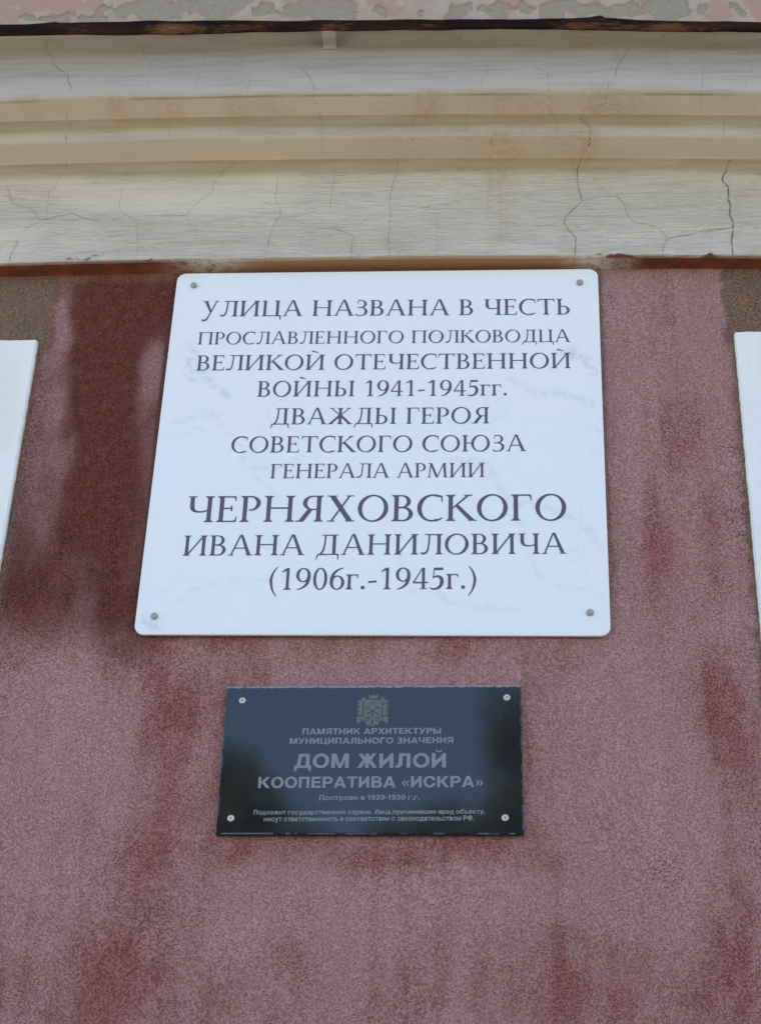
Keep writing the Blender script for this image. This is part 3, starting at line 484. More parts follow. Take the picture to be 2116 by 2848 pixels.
attr(o, 'painted_shade', [1.] * len(me.vertices)); attr(o, 'olive', [.35] * len(me.vertices))  # shadow under the flashing painted into the strap colour

# upper wall ------------------------------------------------------
YU = -.10
ux = axis(hx0, hx1, -1.1, 1.05, .004, .08); uz = axis(4.66, 8.6, 4.66, 5.12, .004, .08)
X, Z = np.meshgrid(ux, uz)
pl = blobs(PEEL, X, Z, .026, 34, 40, .02) * 1.05 + (fbm(X, Z, 40, o=5, seed=43, g=.62) - .5) * 1.5
far = sst(np.maximum(abs(X) - 1.0, Z - 5.02), 0, .1)
pl = pl * (1 - far) + far * sst(fbm(X, Z, 3, o=5, seed=45), .45, .6)
pl = np.clip(pl, 0, 1)
f = sst(pl, .45, .55)
Y = YU + f * (.003 + .003 * (fbm(X, Z, 90, o=2, seed=47) - .5)) - (fbm(X, Z, 5, seed=49) - .5) * .006
uw = mesh_obj('peeling_upper_wall', np.stack([X, Y, Z], -1), grid_faces(len(uz), len(ux)), M['peel'], house, True)
attr(uw, 'peel', pl); attr(uw, 'salmon', np.clip(blobs(SALMON, X, Z, .02, 20, 44) + far * sst(fbm(X, Z, 2, seed=46), .4, .6), 0, 1))
tag(uw, 'pink painted upper wall with paint peeled off grey render')

# body of the house behind the front
def box(x0, x1, y0, y1, z0, z1):
    v = [(x, y, z) for x in (x0, x1) for y in (y0, y1) for z in (z0, z1)]
    f = [(0, 1, 3, 2), (4, 6, 7, 5), (0, 4, 5, 1), (2, 3, 7, 6), (0, 2, 6, 4), (1, 5, 7, 3)]
    return v, f
def boxes(name, L, mat, parent=None, bev=0.):
    V = []; F = []
    for b in L:
        v, f = box(*b); F += [tuple(i + len(V) for i in q) for q in f]; V += v
    o = mesh_obj(name, V, F, mat, parent)
    if bev:
        m = o.modifiers.new('bevel', 'BEVEL'); m.width = bev; m.segments = 2
    return o
m_side = m_simple('side_wall_plaster', (.28, .16, .15), .9, var=(.24, .12, .11))
boxes('side_wall', [(hx0 + .002, hx0 + .3, .26, 9, 0, 8.58)], m_side, house)
boxes('side_wall', [(hx1 - .3, hx1 - .002, .26, 9, 0, 8.58)], m_side, house)
boxes('back_wall', [(hx0 + .3, hx1 - .3, 8.7, 9, 0, 8.58)], m_side, house)
boxes('roof', [(hx0 - .3, hx1 + .3, -.35, 9.3, 8.6, 8.75)], M['roof'], house)

# window surrounds: raised plaster bands with hand-cut edges
def ring(name, x0, x1, z0, z1, wd, y0, y1, mat, parent, bev=.003, step=.02, wob=.0012, seed=0):
    """a frame: outer rectangle x0..x1, z0..z1, width wd, front at y0"""
    bm = bmesh.new()
    def side(a, b):
        n = max(1, int(abs(b - a) / step)); return np.linspace(a, b, n + 1)[:-1]
    rr = np.random.RandomState(seed)
    outer = [(x, z1) for x in side(x0, x1)] + [(x1, z) for z in side(z1, z0)] + [(x, z0) for x in side(x1, x0)] + [(x0, z) for z in side(z0, z1)]
    cxm, czm = (x0 + x1) / 2, (z0 + z1) / 2
    sx = (x1 - x0 - 2 * wd) / (x1 - x0); sz = (z1 - z0 - 2 * wd) / (z1 - z0)
    vo = []; vi = []; vo2 = []; vi2 = []
    for x, z in outer:
        jx, jz = rr.randn(2) * wob
        xo, zo = x + np.clip(jx, -.003, .003), z + np.clip(jz, -.003, .003)
        xi, zi = cxm + (x - cxm) * sx, czm + (z - czm) * sz
        vo.append(bm.verts.new((xo, y0, zo))); vi.append(bm.verts.new((xi, y0, zi)))
        vo2.append(bm.verts.new((xo, y1, zo))); vi2.append(bm.verts.new((xi, y1, zi)))
    n = len(outer)
    for i in range(n):
        j = (i + 1) % n
        bm.faces.new((vo[i], vo[j], vi[j], vi[i])); bm.faces.new((vo[j], vo[i], vo2[i], vo2[j])); bm.faces.new((vi[i], vi[j], vi2[j], vi2[i]))
    bmesh.ops.recalc_face_normals(bm, faces=bm.faces)
    if bev: bmesh.ops.bevel(bm, geom=[e for e in bm.edges if e.calc_face_angle(0) > 1.2], offset=bev, segments=2, affect='EDGES')
    me = bpy.data.meshes.new(name); bm.to_mesh(me); bm.free(); me.materials.append(mat)
    return link(bpy.data.objects.new(name, me), parent)
for side, xa, xb in (('left', WIN_L - 2 * TRIM - OPEN, WIN_L), ('right', WIN_R, WIN_R + 2 * TRIM + OPEN)):
    sr = ring('window_surround', xa, xb, zb - TRIM, WIN_T, TRIM, -.013, .10, M['white'], house, step=.012, wob=.0004, seed=3 if side == 'left' else 8)
    sr['label'] = 'raised white plaster band round the %s window' % side
    wf = ring('window_frame', xa + TRIM + .001, xb - TRIM - .001, zb + .001, zt - .001, .06, .095, .15, M['frame'], house, .002, 2, 0)
    mid = (xa + xb) / 2
    boxes('mullion', [(mid - .03, mid + .03, .10, .14, zb + .061, zt - .061)], M['frame'], wf, .002)
    boxes('pane', [(xa + TRIM + .061, mid - .031, .118, .124, zb + .061, zt - .061)], M['glass'], wf)
    boxes('pane', [(mid + .031, xb - TRIM - .061, .118, .124, zb + .061, zt - .061)], M['glass'], wf)

# ---------------------------------------------------------------- glyph engine (letters as signed distance fields)
def G_(r): return r
class Gl:
    def __init__(s, w, h0=-.35, h1=1.4, res=44, pad=.3):
        s.x = np.arange(-pad, w + pad, 1 / res); s.y = np.arange(h0, h1, 1 / res)
        s.X, s.Y = np.meshgrid(s.x, s.y)
        s.d = np.full_like(s.X, 9.)
    def add(s, d): s.d = np.minimum(s.d, d)
    def cut(s, d): s.d = np.maximum(s.d, -d)
    def poly(s, *p):                    # convex polygon
        A = sum(p[i][0] * p[(i + 1) % len(p)][1] - p[(i + 1) % len(p)][0] * p[i][1] for i in range(len(p)))
        if A < 0: p = p[::-1]
        d = np.full_like(s.X, -9.)
        for i in range(len(p)):
            (x0, y0), (x1, y1) = p[i], p[(i + 1) % len(p)]
            L = math.hypot(x1 - x0, y1 - y0)
            if L < 1e-9: continue
            d = np.maximum(d, ((s.X - x0) * (y1 - y0) - (s.Y - y0) * (x1 - x0)) / L)
        return d
    def P(s, *p): s.add(s.poly(*p))
    def B(s, x0, x1, y0, y1): s.P((x0, y0), (x1, y0), (x1, y1), (x0, y1))
    def D(s, xb, xt, w, y0=0., y1=1., wt=None):   # diagonal bar cut level at both ends
        wt = wt or w
        s.P((xb - w / 2, y0), (xb + w / 2, y0), (xt + wt / 2, y1), (xt - wt / 2, y1))
    def ell(s, cx, cy, rx, ry, tilt=0.):
        x = s.X - cx; y = s.Y - cy
        if tilt: c, n = math.cos(tilt), math.sin(tilt); x, y = x * c + y * n, -x * n + y * c
        k0 = np.sqrt((x / rx) ** 2 + (y / ry) ** 2) + 1e-9; k1 = np.sqrt((x / rx ** 2) ** 2 + (y / ry ** 2) ** 2) + 1e-9
        return k0 * (k0 - 1) / k1
    def ring(s, cx, cy, rx, ry, wx, wy, tilt=0.):
        return np.maximum(s.ell(cx, cy, rx, ry), -s.ell(cx, cy, rx - wx, ry - wy, tilt))
    def half(s, a, b, c): return (a * s.X + b * s.Y - c) / math.hypot(a, b)     # a x + b y > c is outside
    def bowl(s, x0, xr, y0, y1, wx, wy, rx=None):
        h = (y1 - y0) / 2; rx = rx or min(h * 1.15, xr - x0 - .01); xc = xr - rx; cy = (y0 + y1) / 2
        o = np.minimum(s.poly((x0, y0), (xc, y0), (xc, y1), (x0, y1)), np.maximum(s.ell(xc, cy, rx, h), xc - .01 - s.X))
        ix = rx - wx; ih = h - wy
        i = np.minimum(s.poly((x0 - .5, y0 + wy), (xc, y0 + wy), (xc, y1 - wy), (x0 - .5, y1 - wy)), np.maximum(s.ell(xc, cy, ix, ih), xc - .01 - s.X))
        return np.maximum(np.maximum(o, -i), x0 - s.X)
    def stroke(s, pts):                 # (x, y, radius) chain
        pts = np.array(pts, float)
        n = len(pts); t = np.linspace(0, n - 1, (n - 1) * 7 + 1); q = []
        for u in t:                     # Catmull-Rom
            i = min(int(u), n - 2); f = u - i
            p0, p1, p2, p3 = pts[max(i - 1, 0)], pts[i], pts[i + 1], pts[min(i + 2, n - 1)]
            q.append(.5 * ((2 * p1) + (p2 - p0) * f + (2 * p0 - 5 * p1 + 4 * p2 - p3) * f * f + (3 * p1 - p0 - 3 * p2 + p3) * f ** 3))
        d = np.full_like(s.X, 9.)
        for a, b in zip(q[:-1], q[1:]):
            ex, ey = b[0] - a[0], b[1] - a[1]; L = ex * ex + ey * ey + 1e-12
            h = np.clip(((s.X - a[0]) * ex + (s.Y - a[1]) * ey) / L, 0, 1)
            d = np.minimum(d, np.hypot(s.X - a[0] - ex * h, s.Y - a[1] - ey * h) - (a[2] + (b[2] - a[2]) * h))
        return d
    def T(s, *pts): s.add(s.stroke(pts))

K, k, SF, SO = .138, .058, .040, .085       # serif face: stem, hairline, serif thickness and overhang
def stem(g, x, y0=0., y1=1., w=K, b=1, t=1, lo=1, ro=1):
    g.B(x - w / 2, x + w / 2, y0, y1)
    if b:
        g.B(x - w / 2 - SO * lo, x + w / 2 + SO * ro, y0, y0 + SF)
        g.P((x - w / 2 - SO * .5 * lo, y0 + SF), (x + w / 2 + SO * .5 * ro, y0 + SF), (x + w / 2, y0 + .11), (x - w / 2, y0 + .11))
    if t:
        g.B(x - w / 2 - SO * lo, x + w / 2 + SO * ro, y1 - SF, y1)
        g.P((x - w / 2 - SO * .5 * lo, y1 - SF), (x + w / 2 + SO * .5 * ro, y1 - SF), (x + w / 2, y1 - .11), (x - w / 2, y1 - .11))
def foot(g, x, w, y=0., lo=.09, ro=.09):
    g.B(x - w / 2 - lo, x + w / 2 + ro, y, y + SF)
def arm(g, x0, x1, y, t=.052, dn=0., up=0.):       # thin arm with a flared tip
    g.B(x0, x1, y - t / 2, y + t / 2)
    if dn: g.P((x1 - .02, y + t / 2), (x1 + .012, y + t / 2), (x1 + .028, y - dn), (x1 - .012, y - dn)); g.P((x1 - .10, y), (x1, y), (x1 + .01, y - dn * .6))
    if up: g.P((x1 - .02, y - t / 2), (x1 + .012, y - t / 2), (x1 + .034, y + up), (x1 - .004, y + up)); g.P((x1 - .10, y), (x1, y), (x1 + .012, y + up * .6))
BR = .085
def serif_glyph(ch, res):
    g = lambda w: Gl(w, res=res)
    def ret(q, w): return q, w
    if ch in 'АЛДМ':
        if ch == 'А':
            q = g(1.05); q.D(.14, .50, k * 1.25, 0, 1.0); q.D(.90, .545, K * 1.15, 0, 1.02, K * .8); q.P((.46, 1.0), (.55, 1.0), (.535, 1.05), (.50, 1.03))
            q.B(.25, .75, .335, .39); foot(q, .14, k); foot(q, .91, K, 0, .08, .07); return q, 1.06
        if ch == 'Л':
            q = g(1.0); stem(q, .80); q.B(.20, .8, 1 - SF, 1); q.B(.30, .8, .945, 1)
            q.T((.40, .97, .035), (.385, .6, .034), (.35, .28, .036), (.27, .09, .045), (.14, .045, .05), (.075, .075, .03)); return q, .98
        if ch == 'Д':
            q = g(1.08); q.B(.80 - K / 2, .80 + K / 2, 0, 1); q.B(.27, .97, 1 - SF, 1); q.B(.38, .8, .945, 1)
            q.T((.43, .97, .036), (.415, .6, .036), (.36, .25, .04), (.24, .03, .045)); q.B(.12, 1.0, 0, .056)
            q.P((.12, .056), (.19, .056), (.085, -.24), (.045, -.24)); q.P((.93, .056), (1.0, .056), (1.0, -.24), (.965, -.24)); q.P((.12, .056), (.3, .056), (.1, -.06)); q.P((.82, .056), (1.0, .056), (1.0, -.06)); return q, 1.06
        q = g(1.3); q.D(.15, .24, k * 1.1); q.D(.62, .24, K * 1.05, .0, 1.0); q.D(.62, 1.02, k * 1.1, .0, 1.0); q.P((.57, 0), (.67, 0), (.62, -.02))
        q.D(1.12, 1.04, K); foot(q, .15, k); foot(q, 1.12, K); q.B(.10, .30, 1 - SF, 1); q.B(.98, 1.18, 1 - SF, 1); return q, 1.3
    if ch == 'В':
        q = g(.84); stem(q, .20, lo=1, ro=0); q.add(q.bowl(.2, .66, .50, 1.0, K * .95, .05)); q.add(q.bowl(.2, .735, 0, .545, K, .055)); return q, .82
    if ch == 'Г':
        q = g(.8); stem(q, .20, ro=.8); q.B(.2, .66, .945, 1); arm(q, .2, .68, .972, dn=.20); return q, .76
    if ch == 'г':
        q = g(.62); stem(q, .17, 0, .70, w=K * .92, ro=.9); q.B(.17, .50, .65, .70); arm(q, .17, .52, .674, dn=.16); return q, .60
    if ch == 'Е':
        q = g(.8); stem(q, .20, ro=0); arm(q, .2, .64, .972, dn=.16); arm(q, .2, .68, .028, up=.19); q.B(.2, .54, .50, .55); q.P((.50, .62), (.55, .64), (.55, .41), (.50, .43)); return q, .76
    if ch == 'Ж':
        q = g(1.4); stem(q, .67); q.D(.30 + .06, .14 + .05, k * 1.2, .5, .93)
        q = g(1.4); stem(q, .66)
        q.P((.66, .49), (.66, .56), (.27, .97), (.19, .97)); q.P((.66, .49), (.66, .56), (1.05, .97), (1.13, .97)); q.B(.10, .34, 1 - SF, 1); q.B(.98, 1.22, 1 - SF, 1)
        q.P((.66, .66), (.66, .46), (.21, 0), (.06, 0)); q.P((.66, .66), (.66, .46), (1.11, 0), (1.26, 0)); q.B(.02, .32, 0, SF); q.B(1.0, 1.30, 0, SF); return q, 1.32
    if ch == 'З':
        q = g(.72); a = q.bowl(.18, .60, .50, 1.015, K * .9, .05); b = q.bowl(.10, .655, -.015, .55, K, .055)
        q.add(np.maximum(a, .20 - q.X)); q.add(np.maximum(b, .14 - q.X)); q.P((.18, 1.0), (.215, 1.0), (.165, .76), (.13, .78)); q.P((.18, 1.0), (.30, 1.0), (.18, .9)); q.T((.2, .015, .03), (.12, .05, .035), (.07, .12, .018)); return q, .72
    if ch in 'ИЙ':
        q = g(1.12); stem(q, .21); stem(q, .90); q.P((.28, .03), (.28, .15), (.83, .97), (.83, .85))
        if ch == 'Й': q.P((.34, 1.20), (.40, 1.28), (.50, 1.24), (.72, 1.14), (.70, 1.11)); 
        return q, 1.11
    if ch == 'К':
        q = g(1.0); stem(q, .20); q.P((.27, .46), (.30, .56), (.70, .97), (.80, .97)); q.B(.62, .90, 1 - SF, 1); q.P((.33, .58), (.43, .64), (1.0, 0), (.80, 0)); q.B(.76, 1.04, 0, SF); return q, .98
    if ch == 'Н':
        q = g(1.12); stem(q, .21); stem(q, .90); q.B(.21, .9, .50, .556); return q, 1.11
    if ch in 'ОЮ':
        if ch == 'О':
            q = g(1.12); q.add(q.ring(.55, .5, .49, .52, K * 1.02, .058, -.12)); return q, 1.10
        q = g(1.6); stem(q, .20); q.B(.2, .6, .49, .545); q.add(q.ring(.98, .5, .47, .52, K, .058, -.12)); return q, 1.53
    if ch == 'П':
        q = g(1.12); stem(q, .21); stem(q, .90); q.B(.2, .9, .945, 1); return q, 1.11
    if ch == 'Р':
        q = g(.8); stem(q, .20, lo=1, ro=0, t=1, b=0); stem(q, .2, t=0); q.add(np.maximum(q.bowl(.2, .70, .43, 1.0, K, .052), -q.poly((.2, .40), (.33, .40), (.33, .52), (.2, .52)))); return q, .76
    if ch == 'С':
        q = g(.92); d = q.ring(.53, .5, .48, .52, K * 1.05, .062, -.1); q.add(np.maximum(d, -q.poly((.62, .11), (1.2, -.15), (1.2, 1.1), (.66, .90)))); q.T((.55, .014, .034), (.70, .035, .035), (.84, .11, .024)); q.T((.60, .985, .036), (.72, .965, .036), (.82, .93, .034))
        q.P((.80, .97), (.855, .97), (.86, .73), (.825, .73)); return q, .92
    if ch == 'Т':
        q = g(.95); stem(q, .47, t=0); q.B(.08, .86, .945, 1); q.P((.07, 1.0), (.10, 1.02), (.075, .80), (.035, .80)); q.P((.87, 1.0), (.84, 1.02), (.865, .80), (.905, .80)); q.P((.08, .95), (.17, .95), (.07, .87)); q.P((.86, .95), (.77, .95), (.87, .87)); return q, .93
    if ch == 'У':
        q = g(.98); q.P((.14, 1), (.30, 1), (.555, .30), (.475, .22)); q.P((.74, 1), (.80, 1), (.42, -.05), (.35, -.02)); q.T((.40, .0, .034), (.30, -.20, .05), (.15, -.25, .05), (.10, -.20, .03)); q.B(.05, .38, 1 - SF, 1); q.B(.66, .90, 1 - SF, 1); return q, .93
    if ch == 'Х':
        q = g(1.05); q.P((.12, 1), (.31, 1), (.92, 0), (.73, 0)); q.P((.76, 1), (.83, 1), (.24, 0), (.17, 0)); q.B(.06, .38, 1 - SF, 1); q.B(.67, .92, 1 - SF, 1); q.B(.08, .33, 0, SF); q.B(.66, .98, 0, SF); return q, 1.0
    if ch == 'Ц':
        q = g(1.12); stem(q, .21, ro=0); stem(q, .84, ro=.5); q.B(.2, 1.03, 0, .056); q.P((.95, .056), (1.035, .056), (1.035, -.24), (.995, -.24)); q.P((.86, .056), (1.03, .056), (1.03, -.08)); return q, 1.08
    if ch == 'Ч':
        q = g(1.0); stem(q, .78); q.B(.78 - K / 2 - .01, .78, .40, .46); d = q.bowl(.2, .9, .385, 1.5, K, .055)
        q.B(.21 - K / 2, .21 + K / 2, .62, 1); q.B(.21 - K / 2 - SO, .21 + K / 2 + SO, 1 - SF, 1); q.T((.21, .66, .075), (.235, .52, .068), (.32, .425, .042), (.50, .395, .030), (.72, .44, .028)); return q, .98
    if ch in 'ЬЫ':
        q = g(1.3); stem(q, .20, lo=1, ro=1); 
        q.B(.2, .3, 0, .055); q.add(q.bowl(.2, .70, 0, .555, K, .053))
        if ch == 'Ь': return q, .78
        stem(q, .98); return q, 1.19
    if ch == 'Я':
        q = g(.92); stem(q, .72, lo=0); stem(q, .72, t=0)
        d = q.bowl(-.72 + 0, -.22, .44, 1.0, K, .052)
        q2 = Gl(.92, res=res); q2.X = -q2.X
        q.add(q2.bowl(-.72, -.20, .44, 1.0, K, .052)); q.P((.38, .50), (.54, .47), (.24, 0), (.06, 0)); q.B(-.02, .26, 0, SF); return q, .92
    if ch == '0':
        q = g(.75); q.add(q.ring(.36, .5, .30, .52, K * .9, .055)); return q, .72
    if ch == '1':
        q = g(.72); stem(q, .40, w=K * .9, t=0, lo=1.3, ro=1.3); q.P((.33, 1.01), (.46, 1.01), (.44, .93), (.14, .80), (.13, .84)); return q, .72
    if ch == '4':
        q = g(.75); q.P((.44, 1), (.56, 1), (.56, 0), (.44, 0)); q.P((.44, 1), (.50, 1), (.12, .32), (.05, .32)); q.B(.05, .70, .27, .34); q.B(.35, .66, 0, SF); return q, .74
    if ch == '5':
        q = g(.72); q.P((.20, 1), (.60, 1), (.60, .88), (.20, .88)); q.P((.20, 1), (.245, 1), (.20, .55), (.15, .50)); q.T((.18, .53, .026), (.34, .60, .045), (.50, .52, .07), (.545, .33, .078), (.47, .12, .065), (.30, .015, .045), (.13, .015, .035), (.06, .06, .025)); return q, .70
    if ch in '69':
        q = g(.75); q2 = q
        if ch == '9': q2 = Gl(.75, res=res); q2.X = .72 - q2.X; q2.Y = 1 - q2.Y
        d = np.minimum(q2.ring(.37, .32, .31, .335, K * .95, .055), q2.stroke([(.60, 1.0, .022), (.40, .92, .04), (.22, .75, .06), (.135, .52, .07), (.13, .35, .07)])); q.add(d); return q, .72
    if ch == '.': q = g(.36); q.add(q.ell(.15, .085, .085, .085)); return q, .33
    if ch == '-': q = g(.5); q.P((.05, .29), (.41, .33), (.41, .42), (.05, .38)); return q, .46
    if ch in '()':
        q = g(.5); q2 = q
        if ch == ')': q2 = Gl(.5, res=res); q2.X = .42 - q2.X
        q.add(q2.stroke([(.36, 1.06, .018), (.20, .83, .038), (.115, .55, .055), (.11, .35, .057), (.19, .0, .04), (.36, -.30, .018)])); return q, .42
    return g(.4), .40
WB, HB = .235, .19
def sans_glyph(ch, res):
    g = lambda w: Gl(w, res=res); xh = .74
    small = {'в': 'В', 'г': 'Г', 'д': 'Д', 'ж': 'Ж', 'з': 'З', 'и': 'И', 'й': 'Й', 'к': 'К', 'л': 'Л', 'н': 'Н', 'п': 'П', 'т': 'Т', 'ц': 'Ц', 'ч': 'Ч', 'ш': 'Ш', 'ъ': 'Ъ', 'ь': 'Ь', 'я': 'Я', 'о': 'О', 'с': 'С', 'х': 'Х', 'м': 'М', 'ю': 'Ю'}
    y1 = 1.; W = WB; H = HB; sx = 1.
    c = ch
    if ch in small: c = small[ch]; y1 = xh; sx = .84; W = WB * .86; H = HB * .84
    q = g(1.5)
    def B(x0, x1, a, b): q.B(x0 * sx, x1 * sx, a, b)
    def fin(w): return q, (w + .08) * sx
    w_ = W / sx
    if c == 'О': q.add(q.ring(.54 * sx, y1 / 2, .52 * sx, y1 / 2 + .015, W, H)); return fin(1.06)
    if c == 'С': q.add(np.maximum(q.ring(.54 * sx, y1 / 2, .52 * sx, y1 / 2 + .015, W, H), -q.poly((.6 * sx, y1 * .5), (1.5, y1 * .16), (1.5, y1 * .84)))); return fin(1.02)
    if c in 'НИЙПЦШ':
        B(.05, .05 + w_, 0, y1); B(.93 - w_, .93, 0, y1)
        if c == 'Н': B(.05, .93, y1 / 2 - H / 2, y1 / 2 + H / 2)
        if c == 'П': B(.05, .93, y1 - H, y1)
        if c in 'ИЙ': q.P((.2 * sx, 0), (.05 * sx, .0), (.05 * sx + W * .9, .0 + .22 * y1), (.93 * sx, y1), (.78 * sx, y1), (.93 * sx - W * .9, y1 * .78)) if False else q.P((.05 * sx + W * .6, .02), (.05 * sx + W * .6, .36 * y1), (.93 * sx - W * .6, y1 - .02), (.93 * sx - W * .6, y1 * .64))
        if c == 'Й': q.add(np.maximum(q.ring(.49 * sx, y1 + .30, .24 * sx, .24, .085, .085), q.Y - (y1 + .24)))
        if c == 'Ц': B(.05, .98, 0, H); q.P((.90 * sx, H), (1.06 * sx, H), (1.06 * sx, -.2), (.90 * sx, -.2)); return fin(1.04)
        if c == 'Ш':
            q.cut(q.poly((.5 * sx, -.1), (1.2, -.1), (1.2, 1.3), (.5 * sx, 1.3))); B(.05, .05 + w_, 0, y1); B(.55, .55 + w_ * .9, 0, y1); B(1.02, 1.02 + w_, 0, y1); B(.05, 1.02 + w_, 0, H); return fin(1.06 + w_)
        return fin(.98)
    if c == 'А': q.P((0, 0), (W * 1.08, 0), (.62 * sx, y1), (.40 * sx, y1)); q.P((1.04 * sx, 0), (1.04 * sx - W * 1.08, 0), (.42 * sx, y1), (.64 * sx, y1)); B(.25, .8, .2 * y1, .2 * y1 + H * .9); return fin(1.02)
    if c == 'М': B(.05, .05 + w_, 0, y1); B(1.14 - w_, 1.14, 0, y1); q.P((.05 * sx, y1), (.05 * sx + W * 1.25, y1), (.68 * sx, 0), (.51 * sx, 0)); q.P((1.14 * sx, y1), (1.14 * sx - W * 1.25, y1), (.51 * sx, 0), (.68 * sx, 0)); return fin(1.18)
    if c in 'ЛД':
        B(.93 - w_, .93, 0, y1); B(.26, .93, y1 - H, y1)
        if c == 'Л': q.P((.22 * sx, y1), (.22 * sx + W, y1), (.20 * sx + W, .22), (.05 * sx + W, 0), (.16 * sx, 0)); B(0, .22, 0, H * .95); return fin(.98)
        q.P((.24 * sx, y1), (.24 * sx + W, y1), (.10 * sx + W, 0), (.10 * sx, 0)); B(-.02, 1.04, 0, H); B(-.02, .15, -.22, H); B(.88, 1.04, -.22, H); return fin(1.02)
    if c in 'ЕГ':
        B(.05, .05 + w_, 0, y1); B(.05, .82, y1 - H, y1)
        if c == 'Е': B(.05, .84, 0, H); B(.05, .78, y1 / 2 - H / 2, y1 / 2 + H / 2)
        return fin(.84 if c == 'Е' else .80)
    if c in 'ВЬЪЫР':
        B(.05, .05 + w_, 0, y1); x0 = .05 * sx
        if c == 'В': q.add(q.bowl(x0, .86 * sx, y1 * .47, y1, W * .95, H * .9)); q.add(q.bowl(x0, .93 * sx, 0, y1 * .56, W, H * .9)); return fin(.94)
        if c == 'Р': q.add(q.bowl(x0, .90 * sx, y1 * .36, y1, W, H)); return fin(.90)
        if c == 'Ь': q.add(q.bowl(x0, .88 * sx, 0, y1 * .62, W, H * .95)); return fin(.90)
        if c == 'Ы': q.add(q.bowl(x0, .84 * sx, 0, y1 * .62, W, H * .95)); B(.94, .94 + w_, 0, y1); return fin(.98 + w_)
        q.d[:] = 9; B(0, .35, y1 - H, y1); B(.22, .22 + w_, 0, y1); q.add(q.bowl(.22 * sx, 1.06 * sx, 0, y1 * .62, W, H * .95)); return fin(1.06)
    if c == 'К': B(.05, .05 + w_, 0, y1); q.P((.2 * sx, y1 * .45), (.36 * sx, y1 * .62), (.70 * sx, y1), (1.0 * sx, y1), (.5 * sx, y1 * .42)); q.P((.34 * sx, y1 * .5), (.52 * sx, y1 * .66), (1.04 * sx, 0), (1.04 * sx - W * 1.25, 0)); return fin(1.02)
    if c == 'Ж':
        B(.62 - w_ / 2, .62 + w_ / 2, 0, y1)
        for m in (1, -1):
            X_ = lambda v: (.62 + m * (v - .62)) * sx
            q.P((X_(.62), y1 * .40), (X_(.62), y1 * .62), (X_(.95), y1), (X_(1.18), y1), (X_(.86), y1 * .5)); q.P((X_(.66), y1 * .5), (X_(.84), y1 * .62), (X_(1.25), 0), (X_(1.25) - m * W * 1.15, 0))
        return fin(1.24)
    if c == 'З': q.add(np.maximum(q.bowl(.05 * sx, .78 * sx, y1 * .47, y1 + .01, W * .9, H * .9), .14 * sx - q.X)); q.add(np.maximum(q.bowl(0, .84 * sx, -.01, y1 * .56, W, H * .9), .05 * sx - q.X)); q.cut(q.poly((-.2, y1 * .32), (.28 * sx, y1 * .32), (.28 * sx, y1 * .68), (-.2, y1 * .68))); return fin(.86)
    if c == 'Т': B(0, .86, y1 - H, y1); B(.43 - w_ / 2, .43 + w_ / 2, 0, y1); return fin(.84)
    if c == 'У': q.P((0, 1), (W * 1.1, 1), (.60, .30), (.42, .22)); q.P((.96, 1), (.96 - W * 1.05, 1), (.28, 0), (.50, 0)); q.P((.10, 0), (.50, 0), (.56, HB * .9), (.10, HB * .9)); return fin(.94)
    if c == 'Х': q.P((0, 0), (W * 1.2, 0), (.98 * sx, y1), (.98 * sx - W * 1.2, y1)); q.P((.98 * sx, 0), (.98 * sx - W * 1.2, 0), (0, y1), (W * 1.2, y1)); return fin(.96)
    if c == 'Ч': B(.90 - w_, .90, 0, y1); B(.04, .04 + w_, y1 * .55, y1); q.T(((.04 + w_ / 2) * sx, y1 * .6, W / 2), (.28 * sx, y1 * .42, H / 2), (.7 * sx, y1 * .40, H / 2)); return fin(.94)
    if c == 'Ю': B(.05, .05 + w_, 0, y1); B(.05, .5, y1 / 2 - H / 2, y1 / 2 + H / 2); q.add(q.ring(.90 * sx, y1 / 2, .46 * sx, y1 / 2 + .01, W, H)); return fin(1.38)
    if c == 'Я': B(.90 - w_, .90, 0, y1); q2 = Gl(1.5, res=res); q2.X = -q2.X; q.add(q2.bowl(-.90 * sx, -.07 * sx, y1 * .38, y1, W, H * .92)); q.P((.0, 0), (W * 1.15, 0), (.62 * sx, y1 * .48), (.40 * sx, y1 * .48)); return fin(.94)
    if c == 'Ф': q.add(q.ring(.60, .52, .58, .40, W, H)); B(.60 - W / 2, .60 + W / 2, -.02, 1.04); return fin(1.20)
    W2, H2 = WB * .86, HB * .84
    if c == 'р': q.B(.05, .05 + W2, -.27, xh); q.add(q.ring(.42, xh / 2, .39, xh / 2 + .01, W2, H2)); return q, .89
    if c == 'у': q.P((0, xh), (W2 * 1.1, xh), (.56, .0), (.38, -.05)); q.P((.84, xh), (.84 - W2 * 1.1, xh), (.22, -.27), (.45, -.27)); q.B(.08, .4, -.27, -.12); return q, .88
    if c == 'е': q.add(np.maximum(q.ring(.42, xh / 2, .40, xh / 2 + .01, W2, H2), -q.poly((.45, .34), (1, .34), (1, .17), (.6, .2)))); q.B(.15, .80, .30, .30 + H2 * .8); return q, .89
    if c == 'а': q.add(np.maximum(q.ring(.38, .58, .33, .17, .1, .14) * 1., .42 - q.Y)); q.B(.55, .55 + W2, 0, .55); q.add(q.ring(.36, .21, .32, .22, W2, H2 * .85)); q.cut(q.poly((-.1, .43), (.24, .43), (.24, .50), (-.1, .50))); return q, .86
    if c == 'б': q.add(q.ring(.43, .36, .41, .375, W2, H2)); q.T((.78, .97, .08), (.5, .9, .08), (.22, .78, .09), (.12, .5, .10), (.13, .36, .10)); return q, .92
    if c == '1': B(.24, .24 + W, 0, 1); q.P((.30, 1), (.40, 1), (.30, .74), (0, .62), (0, .80)); return fin(.62)
